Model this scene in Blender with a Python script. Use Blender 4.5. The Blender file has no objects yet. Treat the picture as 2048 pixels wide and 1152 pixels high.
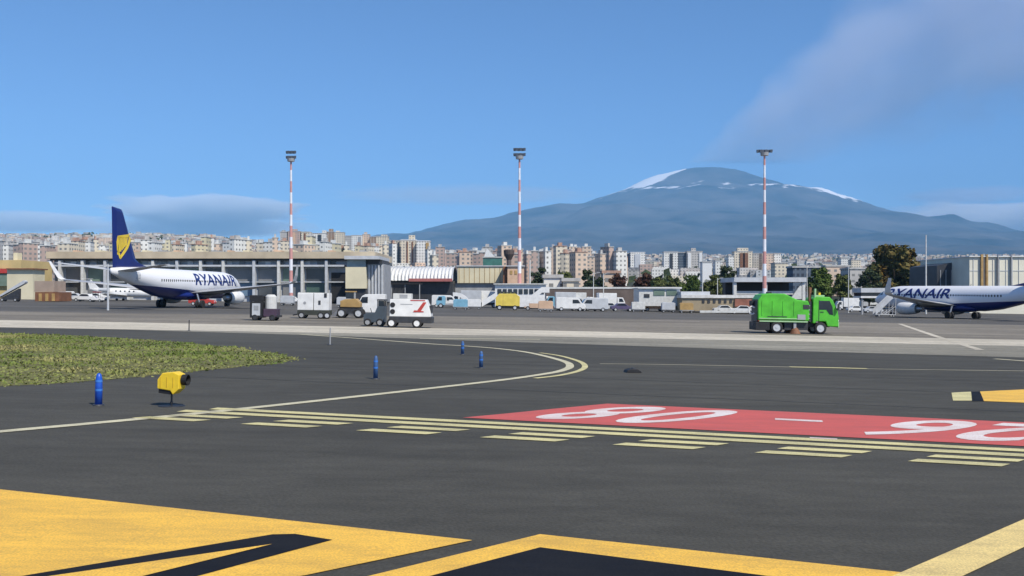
import bpy, bmesh, math, random
from mathutils import Vector, Matrix, noise
random.seed(7)
S = bpy.context.scene
COL = S.collection
R = math.radians
# ------------------------------------------------------------------ camera
F, HOR, H, K = 2000.0, 589.0, 2.65, 0.0174      # focal length in photo pixels, horizon row, eye height, ground fall to the right
cd = bpy.data.cameras.new('camera'); cam = bpy.data.objects.new('camera', cd); COL.objects.link(cam)
cam.location = (0, 0, H); cam.rotation_euler = (R(90), 0, 0)
cd.sensor_width = 36; cd.lens = 36 * F / 2048; cd.shift_y = (HOR - 576) / 2048
cd.clip_start = 0.1; cd.clip_end = 120000
S.camera = cam
# ------------------------------------------------------------------ light
SUN_EL, SUN_AZ = R(50), math.atan2(0.62, -0.78)
W = bpy.data.worlds.new('World'); S.world = W; W.use_nodes = True
nt = W.node_tree; nt.nodes.clear()
sk = nt.nodes.new('ShaderNodeTexSky'); sk.sky_type = 'NISHITA'; sk.sun_disc = False
sk.sun_elevation = SUN_EL; sk.sun_rotation = SUN_AZ; sk.altitude = 0; sk.air_density = 0.72; sk.dust_density = 0.2; sk.ozone_density = 10.0
bg = nt.nodes.new('ShaderNodeBackground'); bg.inputs['Strength'].default_value = 0.132
wo = nt.nodes.new('ShaderNodeOutputWorld')
nt.links.new(sk.outputs[0], bg.inputs[0]); nt.links.new(bg.outputs[0], wo.inputs[0])
sd = bpy.data.lights.new('sun', 'SUN'); sd.energy = 4.2; sd.angle = R(0.5); sd.color = (1, 0.93, 0.81)
sun = bpy.data.objects.new('sun', sd); COL.objects.link(sun)
ds = Vector((math.sin(SUN_AZ) * math.cos(SUN_EL), math.cos(SUN_AZ) * math.cos(SUN_EL), math.sin(SUN_EL)))
sun.rotation_euler = ds.to_track_quat('Z', 'Y').to_euler(); sun.location = (20, -20, 60)
S.view_settings.view_transform = 'Standard'; S.view_settings.look = 'None'
S.view_settings.gamma = 1; S.view_settings.use_curve_mapping = False; S.view_settings.exposure = 0.2
S.cycles.max_bounces = 14; S.cycles.diffuse_bounces = 3; S.cycles.glossy_bounces = 3; S.cycles.volume_bounces = 12; S.cycles.transparent_max_bounces = 12

# ------------------------------------------------------------------ measuring helpers
def lerp(a, b, t): return a + (b - a) * t
def tab(t, v):
    if v <= t[0][0]: return t[0][1]
    for (a, x), (b, y) in zip(t, t[1:]):
        if v <= b: return lerp(x, y, (v - a) / (b - a))
    return t[-1][1]
def G(px, py):                                   # photo pixel -> point on the apron
    D = H / ((py - HOR) / F - K * (px - 1024) / F)
    return ((px - 1024) / F * D, D)
TL = [(320, -10), (600, 14), (1000, 40), (1500, 66), (2200, 96), (3000, 113), (3600, 112), (5000, 96), (8000, 72)]
TM = [(320, -12), (600, 8), (1000, 32), (1500, 54), (2200, 68), (3000, 76), (5000, 84), (8000, 84)]
TR = [(320, -20), (600, 0), (1000, 20), (1500, 38), (2200, 52), (3000, 62), (5000, 74), (8000, 80)]
MC = (5350.0, 27000.0)
ML = [(0, 3330), (900, 3340), (1500, 3190), (2500, 2760), (3900, 2350), (5670, 2030), (7000, 1760), (8640, 1440), (10500, 1100), (12500, 800), (16000, 420), (20000, 180), (26000, 60)]
MR = [(0, 3330), (900, 3280), (1600, 3000), (2430, 2740), (3300, 2590), (4450, 2110), (5800, 1700), (7150, 1530), (8480, 1170), (10500, 900), (12500, 680), (16000, 380), (20000, 170), (26000, 60)]
def mount(x, y):
    dx, dy = x - MC[0], y - MC[1]; r = math.hypot(dx, dy); c = dx / (r + 1)
    w = 0.5 + 0.5 * c; w = w * w * (3 - 2 * w)
    h = lerp(tab(ML, r), tab(MR, r), w)
    a = min(1, r / 4000)
    h += (noise.fractal(Vector((x / 1500, y / 2200, 3)), 0.9, 2.1, 7) * 125) * a
    h += noise.noise(Vector((math.atan2(dy, dx) * 9, r / 9000, 1))) * 60 * a
    for (cx, cy, rr, hh) in ((1500, 20500, 420, 150), (2250, 20200, 600, 210), (-1800, 19000, 500, 110), (9300, 21000, 500, 130), (5200, 18500, 420, 90)):
        d = math.hypot(x - cx, y - cy)
        if d < rr * 2: h += hh * math.exp(-(d / rr) ** 2 * 1.6)
    return h
def terrain(x, y):
    if y < 325: return -K * x
    px = 1024 + F * x / y
    t = (px - 300) / 550; 
    if t < 1: t = max(0, t); e = lerp(tab(TL, y), tab(TM, y), t * t * (3 - 2 * t))
    else:
        t = min(1, (px - 850) / 600); e = lerp(tab(TM, y), tab(TR, y), t * t * (3 - 2 * t))
    h = H + e * y / F
    if y < 420: h = lerp(-K * x, h, (y - 325) / 95)
    if y > 900: h += noise.fractal(Vector((x / 700, y / 700, 0)), 1, 2, 4) * 7 * min(1, (y - 900) / 900)
    if y > 6500:
        t = min(1, (y - 6500) / 3000); h = lerp(h, mount(x, y), t * t * (3 - 2 * t))
    return h
def X(px, D): return (px - 1024) / F * D
def Z(py, D): return H + (HOR - py) / F * D

# ------------------------------------------------------------------ materials
def mat(name, col, rough=0.6, var=0.12, scale=2.0, metal=0.0, spec=0.5, bump=0.0):
    m = bpy.data.materials.new(name); m.use_nodes = True; n = m.node_tree.nodes; l = m.node_tree.links
    b = n['Principled BSDF']; b.inputs['Roughness'].default_value = rough; b.inputs['Metallic'].default_value = metal
    b.inputs['Specular IOR Level'].default_value = spec
    tc = n.new('ShaderNodeTexCoord'); ns = n.new('ShaderNodeTexNoise'); ns.inputs['Scale'].default_value = scale; ns.inputs['Detail'].default_value = 6
    l.new(tc.outputs['Object'], ns.inputs['Vector'])
    rp = n.new('ShaderNodeValToRGB'); rp.color_ramp.elements[0].position = 0.3; rp.color_ramp.elements[1].position = 0.7
    rp.color_ramp.elements[0].color = [max(0, c * (1 - var)) for c in col] + [1]
    rp.color_ramp.elements[1].color = [min(1, c * (1 + var)) for c in col] + [1]
    l.new(ns.outputs[0], rp.inputs[0]); l.new(rp.outputs[0], b.inputs['Base Color'])
    if bump:
        bp = n.new('ShaderNodeBump'); bp.inputs['Strength'].default_value = bump; l.new(ns.outputs[0], bp.inputs['Height']); l.new(bp.outputs[0], b.inputs['Normal'])
    return m
def facade(name, col, win, fh=3.2, fw=3.4, wide=0.45, tall=0.45, band=0.0):
    """rendered wall with a regular grid of windows in the surface"""
    m = bpy.data.materials.new(name); m.use_nodes = True; n = m.node_tree.nodes; l = m.node_tree.links
    b = n['Principled BSDF']; b.inputs['Roughness'].default_value = 0.8
    def mth(op, a, c=None):
        q = n.new('ShaderNodeMath'); q.operation = op
        for i, v in enumerate((a, c)):
            if v is None: continue
            if isinstance(v, (int, float)): q.inputs[i].default_value = v
            else: l.new(v, q.inputs[i])
        return q.outputs[0]
    tc = n.new('ShaderNodeTexCoord'); ge = n.new('ShaderNodeNewGeometry')
    sp = n.new('ShaderNodeSeparateXYZ'); l.new(tc.outputs['Object'], sp.inputs[0])
    sn = n.new('ShaderNodeSeparateXYZ'); l.new(tc.outputs['Normal'], sn.inputs[0])
    hx = mth('ADD', mth('MULTIPLY', sp.outputs[0], mth('ABSOLUTE', sn.outputs[1])), mth('MULTIPLY', sp.outputs[1], mth('ABSOLUTE', sn.outputs[0])))
    fx = mth('FRACT', mth('DIVIDE', mth('ADD', hx, 500), fw)); fz = mth('FRACT', mth('DIVIDE', mth('ADD', sp.outputs[2], 500), fh))
    w = mth('MULTIPLY', mth('LESS_THAN', mth('ABSOLUTE', mth('SUBTRACT', fx, 0.5)), wide / 2), mth('LESS_THAN', mth('ABSOLUTE', mth('SUBTRACT', fz, 0.5)), tall / 2))
    w = mth('MULTIPLY', w, mth('LESS_THAN', mth('ABSOLUTE', sn.outputs[2]), 0.5))
    ns = n.new('ShaderNodeTexNoise'); ns.inputs['Scale'].default_value = 0.12; ns.inputs['Detail'].default_value = 5; l.new(tc.outputs['Object'], ns.inputs['Vector'])
    rp = n.new('ShaderNodeValToRGB'); rp.color_ramp.elements[0].position = 0.3; rp.color_ramp.elements[1].position = 0.7
    rp.color_ramp.elements[0].color = [c * 0.84 for c in col] + [1]; rp.color_ramp.elements[1].color = [min(1, c * 1.12) for c in col] + [1]
    l.new(ns.outputs[0], rp.inputs[0])
    mx = n.new('ShaderNodeMix'); mx.data_type = 'RGBA'; l.new(w, mx.inputs[0]); l.new(rp.outputs[0], mx.inputs[6]); mx.inputs[7].default_value = (*win, 1)
    l.new(mx.outputs[2], b.inputs['Base Color'])
    return m
M = {}
def defm(k, *a, **kw): M[k] = mat(k, *a, **kw)
defm('white', (0.74, 0.74, 0.72), 0.4, 0.1, 1.5)
defm('dirty_white', (0.6, 0.6, 0.57), 0.5, 0.14, 2)
defm('cream', (0.66, 0.6, 0.42), 0.7, 0.1, 0.3)
defm('grey', (0.33, 0.34, 0.35), 0.6, 0.15, 1)
defm('lightgrey', (0.5, 0.52, 0.54), 0.5, 0.12, 1)
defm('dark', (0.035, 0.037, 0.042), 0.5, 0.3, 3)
defm('black', (0.014, 0.014, 0.016), 0.6, 0.3, 3)
defm('rubber', (0.02, 0.02, 0.021), 0.85, 0.3, 6)
defm('steel', (0.45, 0.46, 0.48), 0.35, 0.1, 3, metal=0.7)
defm('glass', (0.02, 0.028, 0.04), 0.08, 0.2, 1)
defm('navy', (0.008, 0.018, 0.14), 0.3, 0.1, 1)
defm('harp_yellow', (0.8, 0.58, 0.04), 0.4, 0.08, 1)
defm('signal_yellow', (0.82, 0.56, 0.03), 0.45, 0.08, 6)
defm('marker_blue', (0.015, 0.09, 0.5), 0.4, 0.15, 4)
defm('sweeper_green', (0.085, 0.46, 0.03), 0.4, 0.22, 1.6)
defm('pale_green', (0.35, 0.55, 0.3), 0.5, 0.1, 1.2)
defm('tan', (0.42, 0.27, 0.1), 0.6, 0.2, 1)
defm('truck_yellow', (0.72, 0.56, 0.1), 0.5, 0.12, 1)
defm('peach', (0.62, 0.42, 0.28), 0.6, 0.15, 0.6)
defm('brown', (0.2, 0.09, 0.045), 0.7, 0.25, 0.8)
defm('skyblue', (0.2, 0.42, 0.55), 0.4, 0.15, 1)
defm('red', (0.45, 0.05, 0.04), 0.5, 0.12, 1)
defm('mast_red', (0.58, 0.29, 0.26), 0.5, 0.12, 1)
defm('mast_white', (0.75, 0.76, 0.8), 0.5, 0.06, 1)
defm('bark', (0.09, 0.06, 0.04), 0.9, 0.3, 4)
defm('violet', (0.1, 0.08, 0.16), 0.4, 0.15, 1)
defm('rooftile', (0.42, 0.27, 0.2), 0.8, 0.2, 0.5)
defm('roofgrey', (0.45, 0.44, 0.42), 0.8, 0.2, 0.5)
defm('teal', (0.05, 0.17, 0.14), 0.6, 0.2, 0.4)
defm('greenglass', (0.16, 0.22, 0.17), 0.3, 0.2, 0.5)
defm('bay_grey', (0.2, 0.2, 0.2), 0.3, 0.2, 0.3); defm('bay_blue', (0.13, 0.2, 0.28), 0.25, 0.2, 0.3)
defm('dusk_glass', (0.07, 0.075, 0.08), 0.2, 0.25, 0.3); defm('teal_bay', (0.07, 0.12, 0.1), 0.3, 0.25, 0.3); defm('weathered_blue', (0.045, 0.11, 0.26), 0.6, 0.2, 4)
WIN = (0.22, 0.22, 0.21)
M['f_cream'] = facade('cream_facade', (0.7, 0.62, 0.48), WIN)
M['f_white'] = facade('white_facade', (0.76, 0.75, 0.7), WIN, 3.2, 3.0, .4, .4)
M['f_peach'] = facade('peach_facade', (0.66, 0.51, 0.39), WIN, 3.1, 3.6, .45, .45)
M['f_grey'] = facade('grey_facade', (0.5, 0.48, 0.45), WIN, 3.2, 3.2, .5, .4)
M['f_pink'] = facade('pink_facade', (0.5, 0.37, 0.31), WIN, 3.2, 4.0, .5, .45)
M['f_brown'] = facade('brown_facade', (0.3, 0.21, 0.15), (0.5, 0.45, 0.38), 3.2, 4.2, .2, .8)
M['f_yellow'] = facade('yellow_facade', (0.66, 0.59, 0.4), WIN, 3.2, 3.8, .4, .45)
M['f_slate'] = facade('slate_facade', (0.09, 0.12, 0.16), (0.03, 0.04, 0.06), 3.2, 2.4, .6, .5)

def ground_mat(name, base, lo, hi, fine=30, dark_patch=0.2, streak=None):
    m = bpy.data.materials.new(name); m.use_nodes = True; n = m.node_tree.nodes; l = m.node_tree.links
    b = n['Principled BSDF']; b.inputs['Roughness'].default_value = 0.9; b.inputs['Specular IOR Level'].default_value = 0.25
    tc = n.new('ShaderNodeTexCoord')
    a = n.new('ShaderNodeTexNoise'); a.inputs['Scale'].default_value = fine; a.inputs['Detail'].default_value = 3; l.new(tc.outputs['Object'], a.inputs[0])
    r1 = n.new('ShaderNodeValToRGB'); r1.color_ramp.elements[0].position = 0.32; r1.color_ramp.elements[1].position = 0.72
    r1.color_ramp.elements[0].color = (*lo, 1); r1.color_ramp.elements[1].color = (*hi, 1); l.new(a.outputs[0], r1.inputs[0])
    mp = n.new('ShaderNodeMapping'); l.new(tc.outputs['Object'], mp.inputs[0]); mp.inputs['Scale'].default_value = streak or (0.12, 0.3, 1)
    c = n.new('ShaderNodeTexNoise'); c.inputs['Scale'].default_value = 1; c.inputs['Detail'].default_value = 7; c.inputs['Roughness'].default_value = 0.65; l.new(mp.outputs[0], c.inputs[0])
    mr = n.new('ShaderNodeMapRange'); mr.inputs[1].default_value = 0.3; mr.inputs[2].default_value = 0.7; mr.inputs[3].default_value = 1 - dark_patch; mr.inputs[4].default_value = 1 + dark_patch
    l.new(c.outputs[0], mr.inputs[0])
    mx = n.new('ShaderNodeMix'); mx.data_type = 'RGBA'; mx.blend_type = 'MULTIPLY'; mx.inputs[0].default_value = 1
    l.new(r1.outputs[0], mx.inputs[6]); l.new(mr.outputs[0], mx.inputs[7]); l.new(mx.outputs[2], b.inputs['Base Color'])
    last = mx.outputs[2]
    for sc_, amt in (((0.9, 2.6, 1), 0.10), ((0.018, 0.9, 1), 0.10), ((0.05, 0.05, 1), 0.14)):
        mp2 = n.new('ShaderNodeMapping'); mp2.inputs['Scale'].default_value = sc_; mp2.inputs['Rotation'].default_value = (0, 0, 0.12); l.new(tc.outputs['Object'], mp2.inputs[0])
        c2 = n.new('ShaderNodeTexNoise'); c2.inputs['Scale'].default_value = 1; c2.inputs['Detail'].default_value = 5; l.new(mp2.outputs[0], c2.inputs[0])
        m2 = n.new('ShaderNodeMapRange'); m2.inputs[1].default_value = 0.35; m2.inputs[2].default_value = 0.65; m2.inputs[3].default_value = 1 - amt; m2.inputs[4].default_value = 1 + amt; l.new(c2.outputs[0], m2.inputs[0])
        x2 = n.new('ShaderNodeMix'); x2.data_type = 'RGBA'; x2.blend_type = 'MULTIPLY'; x2.inputs[0].default_value = 1; l.new(last, x2.inputs[6]); l.new(m2.outputs[0], x2.inputs[7]); last = x2.outputs[2]
    l.new(last, b.inputs['Base Color'])
    bp = n.new('ShaderNodeBump'); bp.inputs['Strength'].default_value = 0.25; bp.inputs['Distance'].default_value = 0.02; l.new(a.outputs[0], bp.inputs['Height']); l.new(bp.outputs[0], b.inputs['Normal'])
    return m
M['asphalt'] = ground_mat('asphalt', None, (0.05, 0.049, 0.042), (0.078, 0.075, 0.063), 26, 0.12)
M['apron'] = ground_mat('apron_concrete', None, (0.165, 0.15, 0.12), (0.23, 0.205, 0.17), 3, 0.28, (0.025, 0.22, 1))
M['band'] = ground_mat('bright_concrete', None, (0.42, 0.385, 0.31), (0.54, 0.495, 0.405), 3, 0.14, (0.05, 0.25, 1))
M['band2'] = ground_mat('worn_concrete', None, (0.19, 0.18, 0.145), (0.26, 0.245, 0.2), 5, 0.22, (0.04, 0.25, 1))
M['far'] = ground_mat('far_apron', None, (0.085, 0.081, 0.074), (0.12, 0.114, 0.103), 3, 0.2, (0.02, 0.12, 1))
M['soil'] = ground_mat('dry_ground', None, (0.13, 0.115, 0.075), (0.2, 0.18, 0.12), 0.05, 0.3)

M['joint'] = mat('bitumen', (0.043, 0.042, 0.038), .7, .2, 5)
def paint_mat(name, col, wear=0.35, under=(0.07, 0.07, 0.07)):
    m = bpy.data.materials.new(name); m.use_nodes = True; n = m.node_tree.nodes; l = m.node_tree.links
    b = n['Principled BSDF']; b.inputs['Roughness'].default_value = 0.75; b.inputs['Specular IOR Level'].default_value = 0.3
    tc = n.new('ShaderNodeTexCoord')
    mp = n.new('ShaderNodeMapping'); mp.inputs['Scale'].default_value = (0.6, 2.0, 1); mp.inputs['Rotation'].default_value = (0, 0, 0.3); l.new(tc.outputs['Object'], mp.inputs[0])
    a = n.new('ShaderNodeTexNoise'); a.inputs['Scale'].default_value = 1.2; a.inputs['Detail'].default_value = 9; a.inputs['Roughness'].default_value = 0.7; l.new(mp.outputs[0], a.inputs[0])
    c = n.new('ShaderNodeTexNoise'); c.inputs['Scale'].default_value = 45; c.inputs['Detail'].default_value = 4; l.new(tc.outputs['Object'], c.inputs[0])
    ad = n.new('ShaderNodeMath'); ad.operation = 'MULTIPLY'; l.new(a.outputs[0], ad.inputs[0]); l.new(c.outputs[0], ad.inputs[1])
    r = n.new('ShaderNodeValToRGB'); r.color_ramp.elements[0].position = 0.15; r.color_ramp.elements[1].position = 0.33
    r.color_ramp.elements[0].color = [lerp(x, y, wear) for x, y in zip(col, under)] + [1]; r.color_ramp.elements[1].color = (*col, 1)
    l.new(ad.outputs[0], r.inputs[0]); l.new(r.outputs[0], b.inputs['Base Color'])
    return m
M['p_yellow'] = paint_mat('yellow_paint', (0.84, 0.5, 0.075), 0.4)
M['p_pale'] = paint_mat('faded_yellow_paint', (0.66, 0.6, 0.3), 0.5)
M['p_warm'] = paint_mat('warm_yellow_paint', (0.78, 0.6, 0.24), 0.45)
M['p_cream'] = paint_mat('cream_paint', (0.62, 0.58, 0.4), 0.4)
M['p_red'] = paint_mat('red_paint', (0.56, 0.11, 0.095), 0.3)
M['p_white'] = paint_mat('white_paint', (0.72, 0.69, 0.67), 0.55, (0.4, 0.15, 0.13))
M['p_black'] = paint_mat('black_paint', (0.011, 0.012, 0.016), 0.25, (0.04, 0.04, 0.04)); M['p_black'].node_tree.nodes['Principled BSDF'].inputs['Specular IOR Level'].default_value = 0.08

# ------------------------------------------------------------------ mesh helpers
class MB:
    def __init__(s): s.v = []; s.f = []
    def add(s, v, f):
        o = len(s.v); s.v += [tuple(p) for p in v]; s.f += [tuple(i + o for i in q) for q in f]; return s
    def box(s, x0, x1, y0, y1, z0, z1):
        return s.add([(x0, y0, z0), (x1, y0, z0), (x1, y1, z0), (x0, y1, z0), (x0, y0, z1), (x1, y0, z1), (x1, y1, z1), (x0, y1, z1)],
                     [(0, 3, 2, 1), (4, 5, 6, 7), (0, 1, 5, 4), (1, 2, 6, 5), (2, 3, 7, 6), (3, 0, 4, 7)])
    def prof(s, pts, y0, y1):                     # side profile in x,z pushed along y
        n = len(pts)
        return s.add([(x, y0, z) for x, z in pts] + [(x, y1, z) for x, z in pts],
                     [tuple(range(n))[::1], tuple(range(2 * n - 1, n - 1, -1))] + [(i, i + n, (i + 1) % n + n, (i + 1) % n) for i in range(n)])
    def prism(s, pts, z0, z1):
        n = len(pts)
        return s.add([(x, y, z0) for x, y in pts] + [(x, y, z1) for x, y in pts],
                     [tuple(range(n - 1, -1, -1)), tuple(range(n, 2 * n))] + [(i, (i + 1) % n, (i + 1) % n + n, i + n) for i in range(n)])
    def tube(s, a, b, r0, r1=None, n=10):
        r1 = r0 if r1 is None else r1; a = Vector(a); b = Vector(b); d = (b - a).normalized()
        u = d.orthogonal().normalized(); w = d.cross(u)
        v = [a + (u * math.cos(t) + w * math.sin(t)) * r0 for t in [2 * math.pi * i / n for i in range(n)]]
        v += [b + (u * math.cos(t) + w * math.sin(t)) * r1 for t in [2 * math.pi * i / n for i in range(n)]]
        return s.add(v, [tuple(range(n - 1, -1, -1)), tuple(range(n, 2 * n))] + [(i, (i + 1) % n, (i + 1) % n + n, i + n) for i in range(n)])
    def loft(s, rings, cap=True):
        n = len(rings[0]); v = [p for r in rings for p in r]; f = []
        for k in range(len(rings) - 1):
            for i in range(n):
                j = (i + 1) % n; f.append((k * n + i, k * n + j, (k + 1) * n + j, (k + 1) * n + i))
        if cap: f += [tuple(range(n - 1, -1, -1)), tuple(range((len(rings) - 1) * n, len(rings) * n))]
        return s.add(v, f)
    def build(s, name, m, parent=None, smooth=False, bevel=0.0, seg=2):
        me = bpy.data.meshes.new(name); me.from_pydata(s.v, [], s.f)
        bm = bmesh.new(); bm.from_mesh(me)
        bmesh.ops.recalc_face_normals(bm, faces=bm.faces)
        if bevel: bmesh.ops.bevel(bm, geom=bm.edges[:], offset=bevel, segments=seg, affect='EDGES', profile=0.6, clamp_overlap=True)
        bm.to_mesh(me); bm.free()
        if smooth: me.polygons.foreach_set('use_smooth', [True] * len(me.polygons))
        me.materials.append(M[m] if isinstance(m, str) else m)
        o = bpy.data.objects.new(name, me); COL.objects.link(o)
        if parent: o.parent = parent
        return o
def tag(o, label=None, cat=None, group=None, kind=None):
    if label: o['label'] = label
    if cat: o['category'] = cat
    if group: o['group'] = group
    if kind: o['kind'] = kind
    return o
TILT = Matrix.Rotation(math.atan(K), 4, 'Y')
def thing(name, label, cat, x=0, y=0, rz=0, group=None, z=None, tilt=True):
    o = bpy.data.objects.new(name, None); COL.objects.link(o); o.empty_display_size = 0.3
    gz = terrain(x, y) if z is None else z
    o.matrix_world = Matrix.Translation((x, y, gz)) @ (TILT if tilt else Matrix()) @ Matrix.Rotation(rz, 4, 'Z')
    return tag(o, label, cat, group)
def copy_thing(o, x, y, rz, label, group=None, z=None, sc=1, tilt=True):
    c = o.copy(); COL.objects.link(c)
    gz = terrain(x, y) if z is None else z
    c.matrix_world = Matrix.Translation((x, y, gz)) @ (TILT if tilt else Matrix()) @ Matrix.Rotation(rz, 4, 'Z') @ Matrix.Scale(sc, 4)
    c['label'] = label
    if group: c['group'] = group
    for ch in [q for q in list(COL.objects) if q.parent is o]:
        d = ch.copy(); COL.objects.link(d); d.parent = c
        for g2 in [q for q in list(COL.objects) if q.parent is ch]:
            e = g2.copy(); COL.objects.link(e); e.parent = d
    return c
def wheel(parent, x, y, r, w=0.25, rim='lightgrey'):
    a = MB(); s = 1 if y > 0 else -1
    prof = [(0.62 * r, -w / 2), (0.93 * r, -w / 2), (r, -w / 3), (r, w / 3), (0.93 * r, w / 2), (0.62 * r, w / 2)]
    a.loft([[(math.cos(t) * pr, pw, math.sin(t) * pr) for t in [2 * math.pi * i / 16 for i in range(16)]] for pr, pw in prof + [prof[0]]], cap=False)
    o = a.build('wheel', 'rubber', parent, smooth=True); o.location = (x, y, r)
    b = MB().tube((0, -w * .4, 0), (0, w * .4, 0), 0.63 * r, n=14); b.tube((0, -w * .46, 0), (0, w * .46, 0), 0.2 * r, n=8)
    b.build('rim', rim, o)
    return o

# ------------------------------------------------------------------ ground
a = MB(); xs = list(range(-450, 451, 30)); ys = [-200, -60] + list(range(0, 326, 25)); ys[-1] = 325
for y in ys:
    for x in xs: a.v.append((x, y, -K * x))
nx = len(xs)
for j in range(len(ys) - 1):
    for i in range(nx - 1): a.f.append((j * nx + i, j * nx + i + 1, (j + 1) * nx + i + 1, (j + 1) * nx + i))
tag(a.build('ground', 'asphalt'), kind='structure')
def sheet(name, pts, m, dz, kind='structure'):
    a = MB(); a.v = [(x, y, -K * x + dz) for x, y in pts]; a.f = [tuple(range(len(pts)))]
    me = bpy.data.meshes.new(name); bm = bmesh.new(); vs = [bm.verts.new(p) for p in a.v]; f = bm.faces.new(vs); f.normal_update()
    if f.normal.z < 0: f.normal_flip()
    bmesh.ops.triangulate(bm, faces=bm.faces[:]); bm.to_mesh(me); bm.free()
    me.materials.append(M[m]); o = bpy.data.objects.new(name, me); COL.objects.link(o)
    return tag(o, kind=kind)
def px(*p): return [G(*q) for q in p]
sheet('apron', [(-300, 71), (300, 71), (300, 128), (60, 122), (0, 118), (-40, 104), (-300, 97)], 'apron', 0.004)
sheet('far_apron', [(-300, 97), (-40, 104), (0, 118), (60, 122), (300, 128), (400, 324), (-400, 324)], 'far', 0.002)
sheet('concrete_strip', [(-300, 78.5), (-39, 77), (0, 74.8), (37, 72.4), (300, 70), (300, 57), (32, 62.2), (0, 63.9), (-32, 63.4), (-300, 66)], 'band', 0.008)
sheet('worn_pavement', [(-24, 63), (-12, 60), (0, 55.8), (12, 52), (25, 49), (60, 45.5), (200, 40), (200, 66), (32, 64), (0, 66)], 'band2', 0.004)

def ribbon(name, pts, w, m, dz=0.010, taper=None):
    """painted line of width w through ground points"""
    # smooth the polyline
    P = []
    n = len(pts)
    for i in range(n - 1):
        p0, p1, p2, p3 = pts[max(0, i - 1)], pts[i], pts[i + 1], pts[min(n - 1, i + 2)]
        for k in range(8):
            t = k / 8
            P.append(tuple(0.5 * (2 * p1[c] + (p2[c] - p0[c]) * t + (2 * p0[c] - 5 * p1[c] + 4 * p2[c] - p3[c]) * t * t + (3 * p1[c] - p0[c] - 3 * p2[c] + p3[c]) * t ** 3) for c in (0, 1)))
    P.append(pts[-1]); a = MB()
    for i, p in enumerate(P):
        q0, q1 = P[max(0, i - 1)], P[min(len(P) - 1, i + 1)]
        d = Vector((q1[0] - q0[0], q1[1] - q0[1])).normalized(); nrm = Vector((-d.y, d.x)) * w / 2
        for s in (1, -1):
            x, y = p[0] + nrm.x * s, p[1] + nrm.y * s; a.v.append((x, y, -K * x + dz))
    for i in range(len(P) - 1): a.f.append((2 * i, 2 * i + 1, 2 * i + 3, 2 * i + 2))
    return tag(a.build(name, m), kind='structure')
near = px((-150, 878), (0, 864), (200, 846), (400, 827), (600, 806), (800, 784), (1000, 761), (1085, 749)) 
ribbon('painted_edge_line', near + px((1122, 742), (1140, 733), (1125, 722), (1060, 706), (1000, 698), (940, 693), (860, 688), (780, 682), (700, 676), (600, 669)), 0.3, 'p_cream', 0.012)
ribbon('painted_edge_line', px((1070, 757), (1120, 751), (1158, 742), (1170, 733), (1158, 723), (1120, 712), (1080, 706)), 0.22, 'p_pale', 0.012)
ribbon('painted_centre_line', px((1200, 728), (1330, 729.5), (1580, 734.5), (1735, 738), (1900, 740.5), (2200, 744)), 0.12, 'p_cream', 0.012)
ribbon('painted_centre_line', px((1580, 734.5), (1650, 735.8), (1735, 738)), 0.42, 'p_pale', 0.016)
ribbon('painted_lane_line', px((840, 677), (960, 678), (1080, 679)), 0.45, 'p_cream', 0.012)
ribbon('painted_lane_line', px((1990, 718), (2100, 726)), 0.4, 'p_cream', 0.012)
ribbon('apron_guide_line', px((1800, 648), (1870, 672), (1960, 700)), 0.5, 'band', 0.014)
ribbon('apron_guide_line', px((1300, 641), (1400, 643)), 0.5, 'p_white', 0.014)
# holding position pattern: two solid lines beyond two dashed ones
A0 = Vector((-1.05, 21.0)); U = Vector((0.9665, -0.2566)); V = Vector((0.2566, 0.9665))
def uv(u, v): p = A0 + U * u + V * v; return (p.x, p.y)
def strip(name, u0, u1, v0, v1, m, dz): return sheet(name, [uv(u0, v0), uv(u1, v0), uv(u1, v1), uv(u0, v1)], m, dz)
for v0 in (-0.48, -1.12):
    strip('holding_line', -5.4 + .6 * v0, 34, v0, v0 + 0.36, 'p_pale', 0.012)
def dash_u(p): q = Vector(G(*p)) - A0; return q.dot(U), q.dot(V)
for i in range(-3, 14):
    u0 = 2.53 + i * 2.46
    for v0 in (-1.76, -2.38):
        sheet('holding_dash', [uv(u0 + .6 * v0, v0), uv(u0 + 1.42 + .6 * v0, v0), uv(u0 + 1.42 + .6 * (v0 + .33), v0 + .33), uv(u0 + .6 * (v0 + .33), v0 + .33)], 'p_pale', 0.012)
red = px((925, 836), (1000, 829), (1100, 819), (1215, 808)) + [uv(30, 4.35), uv(30, 0.28)]
red = [(x, y) for x, y in red]
sheet('mandatory_sign_marking', red, 'p_red', 0.010)
# characters 26 - 08 painted to be read from the far side
def glyph(ch, extra=0.0, res=6):
    c = bpy.data.curves.new('t', 'FONT'); c.body = ch; c.size = 1; c.offset = extra; c.resolution_u = res
    o = bpy.data.objects.new('t', c); COL.objects.link(o); dg = bpy.context.evaluated_depsgraph_get()
    me = bpy.data.meshes.new_from_object(o.evaluated_get(dg)); bpy.data.objects.remove(o)
    return me
def ground_glyph(name, ch, u0, u1, v0, v1, m='p_white', dz=0.016, extra=0.015, shear=0.0):
    me = glyph(ch, extra); xs = [v.co.x for v in me.vertices]; ys = [v.co.y for v in me.vertices]
    x0, x1, y0, y1 = min(xs), max(xs), min(ys), max(ys)
    for v in me.vertices:
        s = 1 - (v.co.x - x0) / (x1 - x0); t = 1 - (v.co.y - y0) / (y1 - y0)
        q = uv(lerp(u0, u1, s) + shear * t, lerp(v0, v1, t)); v.co = (q[0], q[1], -K * q[0] + dz)
    me.materials.append(M[m]); o = bpy.data.objects.new(name, me); COL.objects.link(o); return tag(o, kind='structure')
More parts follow.
